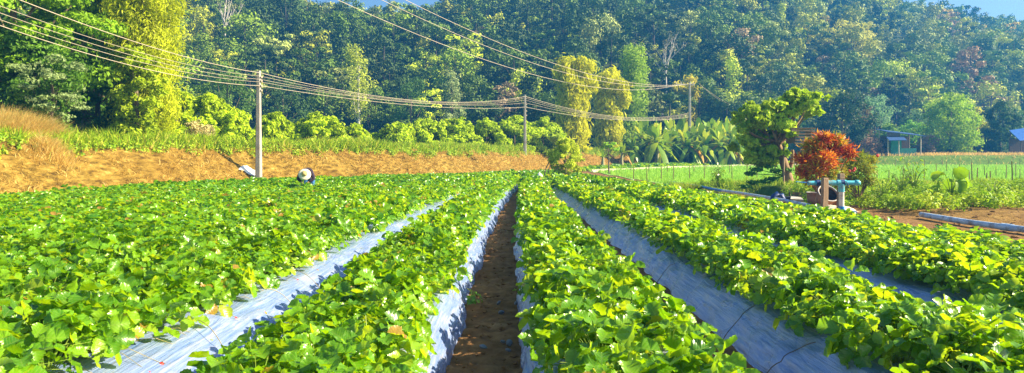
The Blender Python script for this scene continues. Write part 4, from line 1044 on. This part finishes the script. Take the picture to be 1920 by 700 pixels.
for px, py in ((1593, 321), (1602, 317), (1600, 320), (1645, 292)):
    c0 = at(px, py, 21.9)-[bx, 22.4, .2]
    th = np.arange(7)/7*2*pi; part('flower', [cards(c0+np.stack([np.cos(th)*.03, 0*th-.02, np.sin(th)*.03], 1), np.stack([np.cos(th)*.5, 0*th-1, np.sin(th)*.5], 1), .07, .055)], 'flower_red', t)

# --- banana grove
def banana(x, y, h, lab, dry=2, fam='bananas', nl=16, seed=0):
    t = thing('banana_plant', lab, 'banana plant', (x, y, hz(x, y)), rng.random()*6, fam)
    sh = h*.5
    part('pseudostem', tube([(0, 0, -.2), (.05, 0, sh*.5), (0, .05, sh)], [.24, .19, .12], 9), 'banana_stem', t, True)
    def leaf(az, el, L, W, droop):
        k = 9; s = np.linspace(0, 1, k); d_ = np.array([math.cos(az), math.sin(az), 0])
        path = np.array([0, 0, sh*.93])+d_*(L*s[:, None]*math.cos(el)+0)+np.array([0, 0, 1])*(L*s*math.sin(el)-droop*L*s**2.2)[:, None]
        w = 1.15*W*np.sin(np.clip(s*.93+.07, 0, 1)*pi)**.6*(s > .06)+.02; sd_ = np.array([-math.sin(az), math.cos(az), 0])
        V = np.stack([path-sd_*w[:, None]*.5+[0, 0, -.12*W], path, path+sd_*w[:, None]*.5+[0, 0, -.12*W]], 1)
        V[:, 0] += rng.normal(size=(k, 3))*.03; V[:, 2] += rng.normal(size=(k, 3))*.03
        V = V.reshape(-1, 3); i = np.arange(k-1)[:, None]*3; j = np.arange(2)[None]
        return V, np.stack([i+j, i+j+1, i+4+j, i+3+j], -1).reshape(-1, 4), np.full((k-1)*2, rng.random())
    P = [leaf(q*2.4+rng.random()*.5, R(85-10*q*.9 if q < 4 else 50-8*(q-4)), h*(.42+.14*rng.random()), h*.105, .15+.07*q) for q in range(nl)]
    part('leaves', P, 'banana', t, True)
    if dry: part('dry_leaves', [leaf(rng.random()*6.3, R(10), h*.4, h*.08, 1.1) for q in range(dry)], 'banana_dry', t, True)
    return t
k = 0
for (px, d, h) in [(1185, 84, 4.6), (1200, 90, 5.2), (1218, 88, 6.0), (1236, 91, 6.2), (1250, 87, 5.8), (1268, 90, 6.6), (1284, 88, 6.2), (1300, 92, 6.6), (1314, 88, 6.4), (1330, 90, 7.0), (1344, 88, 7.2), (1360, 91, 7.2), (1376, 88, 6.6), (1392, 91, 6.6), (1408, 89, 6.0), (1260, 95, 6.8), (1322, 96, 7.2), (1350, 96, 7.6), (1228, 95, 6.4), (1295, 97, 6.8), (1380, 96, 6.8), (1425, 92, 5.6), (1440, 90, 5.6), (1240, 85, 4.2), (1306, 85.5, 4.2), (1368, 86, 4.6), (1208, 93, 6.4), (1275, 94, 7.4), (1310, 95, 7.6), (1337, 93, 7.8), (1366, 94, 8.0), (1400, 95, 7.6), (1418, 96, 7.0), (1290, 86, 5.2), (1322, 86, 5.4), (1350, 86, 5.6), (1386, 86, 5.4), (1256, 93, 7.0)]:
    lab = 'broad leaved banana plant in the dense grove left of the leaning tree'
    banana(place(px, d), d, h, lab, 2, 'banana plants of the grove'); k += 1
banana(place(1166, 76), 76, 3.6, 'small lone banana plant right of the bamboo pillars', 1, None, 7)
banana(place(1130, 72), 72, 2.6, 'smallest banana plant, in front of the bamboo pillars', 1, None, 7)
t = banana(place(1232, 84), 84, 6.4, 'banana plant with one upright orange leaf at the left of the grove', 0, None)
# undergrowth filling the foot of the grove
C = []; 
for k in range(90):
    px = 1165+rng.random()*300; d = 88+rng.random()*9; x = place(px, d); C.append((x, d, hz(x, d)+.6+1.9*rng.random()))
C = np.array(C); P, N, idx = blob_points(C, .6+.5*rng.random(len(C)), 16000, .4, .3)
tag(link('grove_undergrowth', mesh_np('grove_undergrowth', [cards(P, N, .38, .2, rng.random(len(P))*.8)], M['banana'])), 'dark leafy undergrowth between the banana stems', 'undergrowth', kind='stuff')

# --- trees behind the paddy on the right
def rtree(name, lab, px, d, pyt, wp, color, style='round', lo=.1, n=4200, nb=18, L=.3, **kw):
    x = place(px, d); z = hz(x, d); h = 1.54-(pyt-298)/1280*d-z
    return tree(name, lab, kw.pop('cat', 'tree'), x, d, max(h, 1.5), wp*d/1280, nb, n, L, color, style, lo, kw.pop('r', .16), **kw)
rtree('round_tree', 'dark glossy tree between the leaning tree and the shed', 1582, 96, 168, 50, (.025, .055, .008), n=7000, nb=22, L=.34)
rtree('round_tree', 'dark tree with a few reddish leaves just right of the leaning tree', 1618, 100, 188, 22, (.12, .09, .03), n=1800)
rtree('broadleaf_tree', 'large bright green tree with layered crown right of the shed', 1782, 96, 180, 50, (.19, .29, .004), 'round', .08, 8600, 34, .36)
rtree('broadleaf_tree', 'yellow tipped tree right of the large layered tree', 1828, 101, 205, 30, (.34, .34, .02), 'round', .1, 3000, 16, .34)
rtree('round_tree', 'dark green tree with pale highlights near the right edge', 1876, 98, 188, 34, (.04, .08, .015), n=5200, nb=18, L=.34)
rtree('round_tree', 'dark low tree beyond the blue tarp', 1925, 106, 205, 40, (.05, .11, .03), n=3200)
rtree('round_tree', 'bright green bushy tree directly behind the shed', 1712, 102, 228, 34, (.14, .28, .02), n=3400)
rtree('round_tree', 'dark leafy tree with pale top between shed and layered tree', 1720, 108, 208, 34, (.09, .16, .05), n=3400)
rtree('round_tree', 'light green rounded bush left of the shed', 1668, 100, 232, 26, (.16, .26, .03), n=2200)
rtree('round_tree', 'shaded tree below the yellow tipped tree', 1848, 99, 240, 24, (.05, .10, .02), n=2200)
rtree('dry_shrub', 'leafless grey brown scrub left of the shed', 1632, 93, 258, 26, (.26, .17, .11), n=1300, cat='shrub', r=.04, branches=14)
rtree('dry_shrub', 'grey brown twiggy scrub right of the shed', 1737, 95, 255, 22, (.22, .16, .10), n=1100, cat='shrub', r=.04, branches=14)
rtree('bush', 'small yellow green bush in front of the shed wall', 1672, 92, 272, 10, (.26, .36, .03), n=700, cat='bush', r=.03)
for px, wp, pyt in ((1500, 26, 225), (1545, 24, 236), (1460, 24, 232)):
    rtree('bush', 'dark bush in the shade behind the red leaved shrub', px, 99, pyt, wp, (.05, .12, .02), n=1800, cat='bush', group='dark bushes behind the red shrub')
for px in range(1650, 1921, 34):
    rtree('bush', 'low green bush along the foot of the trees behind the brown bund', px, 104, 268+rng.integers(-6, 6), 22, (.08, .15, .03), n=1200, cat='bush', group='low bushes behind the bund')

# --- shed
d = 91; x0 = place(1688, d); zb = hz(x0, d)
t = thing('shed', 'small shed with two blue metal roofs and a green wall beyond the paddy', 'shed', (x0, d, zb))
def slab(c4, th): 
    c4 = np.array(c4, float); lo_ = c4-[0, 0, th]; V = np.concatenate([c4, lo_])
    return [(V, np.array([[0, 1, 2, 3], [7, 6, 5, 4], [0, 4, 5, 1], [1, 5, 6, 2], [2, 6, 7, 3], [3, 7, 4, 0]]), None)]
part('roof', slab([(-2.6, -1.5, 3.15), (2.6, -1.5, 2.55), (2.4, 1.8, 3.05), (-2.3, 1.8, 3.6)], .10), 'metal_blue', t)
part('lower_roof', slab([(-2.9, -2.6, 1.95), (-.6, -2.6, 2.0), (-.3, -1.3, 2.45), (-2.6, -1.3, 2.45)], .08), 'metal_blue', t)
part('wall', box((-.9, -.6, 1.0), (1.4, .12, 2.2), 0, .01), 'green_wall', t); part('low_wall', box((.9, -.2, .45), (2.2, .12, 1.0), 0, .01), 'green_wall', t)
part('back_wall', box((0, 1.4, 1.3), (4.2, .12, 2.6), 0, .01), 'dark_wood', t)
for x, y, h in ((-1.55, -2.4, 1.95), (1.95, -1.3, 2.65), (2.0, 1.4, 2.9), (-2.1, 1.3, 3.3), (-2.3, -1.2, 3.0)): part('post', tube([(x, y, -.2), (x, y, h)], .07, 8), 'kerb', t, True)
for (a, b) in (((-2.4, -1.45, 2.5), (-.9, -1.45, 3.0)),): part('gable_board', box((-1.7, -1.42, 2.75), (1.7, .06, .5), 0, .01), 'dark_wood', t)
d = 93; x0 = place(1915, d); zb = hz(x0, d)
t = thing('tarp_shelter', 'dark open shelter with a blue tarp at the right edge beyond the paddy', 'shelter', (x0, d, zb))
part('tarp', slab([(-1.3, -1.5, 1.9), (3.5, -1.5, 2.3), (3.5, 1.2, 4.0), (-.8, 1.2, 3.4)], .05), 'tarp_blue', t)
for x, y, h in ((-1.1, -1.4, 1.9), (3.2, -1.4, 2.2), (-.7, 1.1, 3.3), (3.2, 1.1, 3.8), (1, -1.4, 2.0)): part('post', tube([(x, y, -.2), (x, y, h)], .07, 8), 'dark_wood', t, True)
part('back_wall', box((1.2, 1.1, 1.1), (4.2, .1, 2.2), 0, .01), 'dark_wood', t)
d = 118; x0 = place(1240, d); zb = hz(x0, d)
t = thing('tin_roof_hut', 'pale grey hut roof half hidden in greenery behind the banana grove', 'hut', (x0, d, 0)); zt = at(0, 205, d)[2]
part('roof', slab([(-2.8, -2, zt-1.2), (2.8, -2, zt-1.4), (2.0, 1, zt+.4), (-1.6, 1, zt+.6)], .1), 'grey_roof', t); part('wall', box((0, .2, (zt-1+zb)/2), (4.2, 2.6, zt-1.2-zb), 0, .02), 'dark_wood', t)

# ------------------------------------------------------------------ grasses and weeds
def along_bank(n, a, b, xmax=30, xmin=-40):
    """random points whose distance behind the foot of the bank lies in a..b"""
    out = []
    tot = 0
    while tot < n:
        x = xmin+rng.random(n*4)*(xmax-xmin); y = 6+rng.random(n*4)*92
        sd = bank_sd(x, y); ok = (sd > a) & (sd < b) & (np.abs(x) < .85*y+2); out.append(np.stack([x[ok], y[ok]], 1)); tot += ok.sum()
    p = np.concatenate(out)[:n]; return p[:, 0], p[:, 1]
x, y = along_bank(70000, 2.7, 6.5, 26); keep = fbm(x/1.6, y/1.6, 91, 2) > -.35; x, y = x[keep], y[keep]
hgt = (.38+.42*rng.random(len(x)))*(1+.8*fbm(x/1.2, y/1.2, 95, 2)); z = H(x, y)
tag(link('bank_grass', mesh_np('bank_grass', blades(np.stack([x, y, z-.02], 1), hgt, .03+.0006*y, .4), M['grass'])), 'bright green grass growing along the top of the bank', 'grass', kind='stuff')
x, y = along_bank(9000, 2.3, 3.4, 20); C = np.stack([x, y, H(x, y)+.06], 1)
# leafy weeds tumbling over the crest
P, N, idx = blob_points(C[:700], .18+.22*rng.random(700), 26000, .3, .4)
tag(link('crest_weeds', mesh_np('crest_weeds', [cards(P, N, .13, .08, rng.random(len(P)))], M['weed'])), 'leafy weeds tumbling over the crest of the bank', 'weeds', kind='stuff')
x, y = along_bank(52000, .1, 3.5, 22); keep = (fbm(x/1.1, y/1.1, 191, 3) > -.18); x, y = x[keep], y[keep]; z = H(x, y)
tag(link('dry_bank_grass', mesh_np('dry_bank_grass', blades(np.stack([x, y, z-.02], 1), .10+.22*rng.random(len(x))+.35*sstep((fbm(x/.9, y/.9, 301, 2)-.28)/.2)*rng.random(len(x)), .018+.0005*y, 1.1, rng.random(len(x))*.95, (.5, -.4)), M['dry_grass'])), 'dry golden grass lying over the slope of the bank', 'dry grass', kind='stuff')
# tall golden grass mound at the left edge
def mound(lab, pts, n, h, m='golden', w=.03):
    px, d, sp = pts; x = place(px, d)+rng.normal(size=n)*sp; y = d+rng.normal(size=n)*sp*.7; hh_ = h*np.exp(-((x-place(px, d))/(sp*1.9))**2)*(.6+.5*rng.random(n))
    o = link('grass_clump', mesh_np('grass_clump', blades(np.stack([x, y, H(x, y)-.05], 1), hh_, w, .5, rng.random(n)*.99), M[m])); tag(o, lab, 'grass clump')
mound('tall golden dry grass clump at the left edge of the bank', (5, 26, .8), 9000, 1.6, w=.02)
mound('golden dry grass clump right beside the silvery leaved tree', (58, 26.5, .6), 7000, 1.35, w=.02)
mound('low dry grass tuft at the foot of the silvery leaved tree', (98, 25, .4), 2500, .7, w=.02)
# weeds on the right
def field_pts(n, fn, x0, x1, y0, y1):
    x = x0+rng.random(n)*(x1-x0); y = y0+rng.random(n)*(y1-y0); k = fn(x, y); return x[k], y[k]
def weedzone(x, y): return (x > 10.9+.12*(y-19)) & (y > 18.2+.35*np.abs(fbm(x/1.2, y/1.2, 7, 2))*3-.06*(x-11)) & (y < 31.5) & (x < .82*y)
x, y = field_pts(2600, weedzone, 10, 26, 16, 32)
x2, y2 = field_pts(500, lambda x, y: (x > 9.4+(y > 31)*0) & (x < 24) & ((x > 13) | (y > 34.2) | (y < 22.2)), 8.6, 26, 21, 37)
C = np.stack([np.concatenate([x, x2]), np.concatenate([y, y2])], 1); zz_ = H(C[:, 0], C[:, 1])
C = np.stack([C[:, 0], C[:, 1], zz_+.05+.32*rng.random(len(C))*(1+fbm(C[:, 0]/2, C[:, 1]/2, 12, 2))], 1)
P, N, idx = blob_points(C, .13+.16*rng.random(len(C)), 90000, .25, .5)
cr = rng.random(len(C))
tag(link('weeds', mesh_np('weeds', [cards(P, N, .075+.06*rng.random(len(P)), .05, np.clip(cr[idx]*.6+.4*rng.random(len(P)), 0, 1))], M['weed'])), 'low bright green weeds covering the ground before the paddy', 'weeds', kind='stuff')
n = 26000
x = 8.8+rng.random(n)*24; y = 30.2+rng.random(n)*8; ok = ((y > 34) | (x > 12.8)) & (x < .8*y); x, y = x[ok], y[ok]
tag(link('levee_grass', mesh_np('levee_grass', blades(np.stack([x, y, H(x, y)-.02], 1), .18+.25*rng.random(len(x)), .03, .5), M['grass'])), 'grass growing on the levee beside the water channel', 'grass', kind='stuff')
n = 9000
x = 44+rng.random(n)*40; y = 86+rng.random(n)*9; z = H(x, y); ok = (y > 89.5) | (rng.random(n) < .15); x, y, z = x[ok], y[ok], z[ok]
tag(link('bund_grass', mesh_np('bund_grass', blades(np.stack([x, y, z-.02], 1), .3+.3*rng.random(len(x)), .07, .5, rng.random(len(x))*.5+.4), M['dry_grass'])), 'dry grass on the brown bund beyond the paddy', 'grass', kind='stuff')
# creeping green leaves along the dirt edge of the last bed
x, y = field_pts(420, lambda x, y: (x < 6.5+.35*np.clip(13-y, 0, 5)) & (x > 5.6) , 5.4, 8.8, 6.5, 12.5)
C = np.stack([x, y, .12+.22*rng.random(len(x))], 1); P, N, idx = blob_points(C, .10+.08*rng.random(len(C)), 9000, .3, .6)
tag(link('edge_weeds', mesh_np('edge_weeds', [cards(P, N, .06, .045, .3+.7*rng.random(len(P)))], M['weed'])), 'low creeping yellow green weeds along the dirt beside the last bed', 'weeds', kind='stuff')
def stalk(name, lab, px, d, h, nl, L, W, m, spread=.3, bigz=.5):
    x = place(px, d); t = thing(name, lab, 'plant', (x, d, hz(x, d))); P = []; LV_ = []
    for k in range(nl):
        a = k*2.4; q = bigz+(1-bigz)*(k+1)/nl; c = np.array([math.cos(a)*spread*(.4+.6*rng.random()), math.sin(a)*spread*.8, h*q*(.85+.2*rng.random())])
        P += tube(bezier((0, 0, 0), (c[0]*.2, c[1]*.2, c[2]*.8), c, 6), np.linspace(.012, .005, 6), 5, False); LV_.append(c)
    part('stems', P, 'stem', t); LV_ = np.array(LV_); n = len(LV_)
    N = norm(np.stack([LV_[:, 0], LV_[:, 1], np.full(n, .35)], 1)+rng.normal(size=(n, 3))*.25); T = norm(LV_*[1, 1, 0]+[0, 0, -.12])
    if L < .3: part('leaves', [cards(LV_+T*L*.4, N, L, W, rng.random(n)*.7, None, .25, T)], m, t)
    else:
        N = norm(N); T = norm(T-(T*N).sum(1, keepdims=True)*N); B = np.cross(T, N)
        part('leaves', [(LV_[q]+(LV_LO[:, :1]*1.1*B[q]+LV_LO[:, 1:2]*T[q]+(LV_LO[:, 2:]-.3*LV_LO[:, 1:2]**2)*N[q])*L, LF_LO, np.full(len(LF_LO), .1+.5*rng.random())) for q in range(n)], m, t, True)
stalk('broad_leaved_weed', 'plant with large drooping heart shaped leaves among the weeds', 1783, 21, 1.12, 9, .42, .27, 'weed', .34, .55)
stalk('leafy_weed', 'tall leafy weed rising above the others left of the broad leaved plant', 1712, 22.5, 1.35, 60, .13, .06, 'weed', .42, .25)
stalk('leafy_weed', 'bushy upright weed just left of the tall leafy weed', 1690, 22, 1.05, 50, .13, .06, 'weed', .4, .25)
stalk('leafy_weed', 'leafy weed at the left end of the weed patch', 1655, 21.5, .85, 45, .12, .06, 'weed', .35, .25)
stalk('leafy_weed', 'upright weed near the right border among the weeds', 1862, 20, .75, 45, .11, .06, 'weed', .35, .25)
stalk('leafy_weed', 'small dark leafy plant on the levee beyond the channel', 1346, 35, 1.0, 60, .15, .07, 'banana', .35, .2)
# earth lumps on the dirt strip
P = []
for k in range(520):
    x = 8.2+rng.random()*7; y = 11.5+rng.random()*9.5
    if x > .8*y: continue
    s = .02+.07*rng.random()**3
    V = norm(np.array([[1, 0, 0], [-1, 0, 0], [0, 1, 0], [0, -1, 0], [0, 0, 1], [0, 0, -1.]])+rng.normal(size=(6, 3))*.35)*s
    P.append((V*[1.5, 1.2, .6]+[x, y, hz(x, y)+s*.1], np.array([[0, 2, 4], [2, 1, 4], [1, 3, 4], [3, 0, 4], [2, 0, 5], [1, 2, 5], [3, 1, 5], [0, 3, 5]]), None))
tag(link('earth_lumps', mesh_np('earth_lumps', P, M['ground'])), 'small lumps of dry earth scattered over the dirt strip', 'clods', kind='stuff')

# ------------------------------------------------------------------ the bending farmer
def skinned(name, verts, edges, radii, m, parent, root=0, sub=1):
    me = bpy.data.meshes.new(name); me.from_pydata(verts, edges, []); me.materials.append(M[m])
    o = link(name, me, parent); o.modifiers.new('skin', 'SKIN')
    sv = me.skin_vertices[0].data if me.skin_vertices else None
    if sv is None:
        bpy.context.view_layer.objects.active = o
        me.attributes  # noqa
    for k, r in enumerate(radii):
        me.skin_vertices[0].data[k].radius = (r, r); me.skin_vertices[0].data[k].use_root = (k == root)
    s = o.modifiers.new('sub', 'SUBSURF'); s.levels = s.render_levels = sub
    return o
fx, fy = place(572, 26), 26.6
man = thing('person', 'bending farmer in a pale straw hat, dark jacket and blue jeans picking strawberries', 'person', (fx, fy, 0))
V = [(0, 0, .86), (0, -.12, 1.0), (0, -.30, 1.05), (0, -.46, 1.0), (0, -.54, .95), (0, -.60, .90), (0, -.64, .86)]; E = [(k, k+1) for k in range(6)]; Rr = [.12, .12, .12, .10, .05, .085, .07]
for s in (-1, 1):
    b = len(V); V += [(s*.10, 0, .84), (s*.15, -.14, .46), (s*.15, .04, .08), (s*.15, -.10, .04)]; E += [(0, b), (b, b+1), (b+1, b+2), (b+2, b+3)]; Rr += [.09, .065, .045, .04]
    b = len(V); V += [(s*.18, -.44, 1.0), (s*.27, -.50, .76), (s*.10, -.62, .64), (s*.07, -.64, .58)]; E += [(3, b), (b, b+1), (b+1, b+2), (b+2, b+3)]; Rr += [.06, .043, .028, .024]
    w = b+3
    for q, (dx, dz, l) in enumerate(((-.032, 0, .055), (-.012, 0, .075), (.010, 0, .080), (.030, 0, .07), (.045, .03, .045))):
        c = len(V); V += [(s*.07+dx, -.65, .56+dz), (s*.07+dx*1.2, -.665, .56+dz-l)]; E += [(w, c), (c, c+1)]; Rr += [.009, .008]
skinned('body', V, E, Rr, 'skin', man, 0, 1)
V = [(0, -.02, .92), (0, -.14, 1.02), (0, -.30, 1.07), (0, -.45, 1.02)]; E = [(0, 1), (1, 2), (2, 3)]; Rr = [.15, .155, .16, .13]
for s in (-1, 1):
    b = len(V); V += [(s*.21, -.44, 1.0), (s*.31, -.50, .76), (s*.13, -.60, .67)]; E += [(3, b), (b, b+1), (b+1, b+2)]; Rr += [.10, .075, .05]
skinned('jacket', V, E, Rr, 'jacket', man, 1, 1)
V = [(0, .02, .90), (0, .02, .82)]; E = [(0, 1)]; Rr = [.145, .14]
for s in (-1, 1):
    b = len(V); V += [(s*.11, 0, .76), (s*.155, -.14, .46), (s*.155, .04, .10)]; E += [(1, b), (b, b+1), (b+1, b+2)]; Rr += [.11, .085, .07]
skinned('jeans', V, E, Rr, 'jeans', man, 1, 1)
ax = (.25, -.80, .42)
hc = np.array([0, -.66, .97])
hat = part('straw_hat', lathe([(.235, -.06), (.235, -.05), (.185, -.022), (.115, .0), (.108, .02)], 28, hc, ax), 'hat', man, True)
part('hat_crown', lathe([(.108, .015), (.105, .06), (.085, .095), (.045, .11), (.001, .112)], 22, hc, ax), 'hat_top', hat, True)

# ------------------------------------------------------------------ haze
m = bpy.data.materials.new('haze_air'); m.use_nodes = True; nt = m.node_tree; nt.nodes.clear()
o = nt.nodes.new('ShaderNodeOutputMaterial'); v = nt.nodes.new('ShaderNodeVolumePrincipled')
v.inputs['Color'].default_value = (.05, .37, 1, 1); v.inputs['Density'].default_value = HAZE_DENSITY; v.inputs['Anisotropy'].default_value = .2
nt.links.new(v.outputs[0], o.inputs['Volume'])
hzb = link('haze', mesh_np('haze', box((100, 420, 40), (1300, 1200, 96)), m)); tag(hzb, 'thin blue haze hanging over the valley', 'haze', kind='stuff')
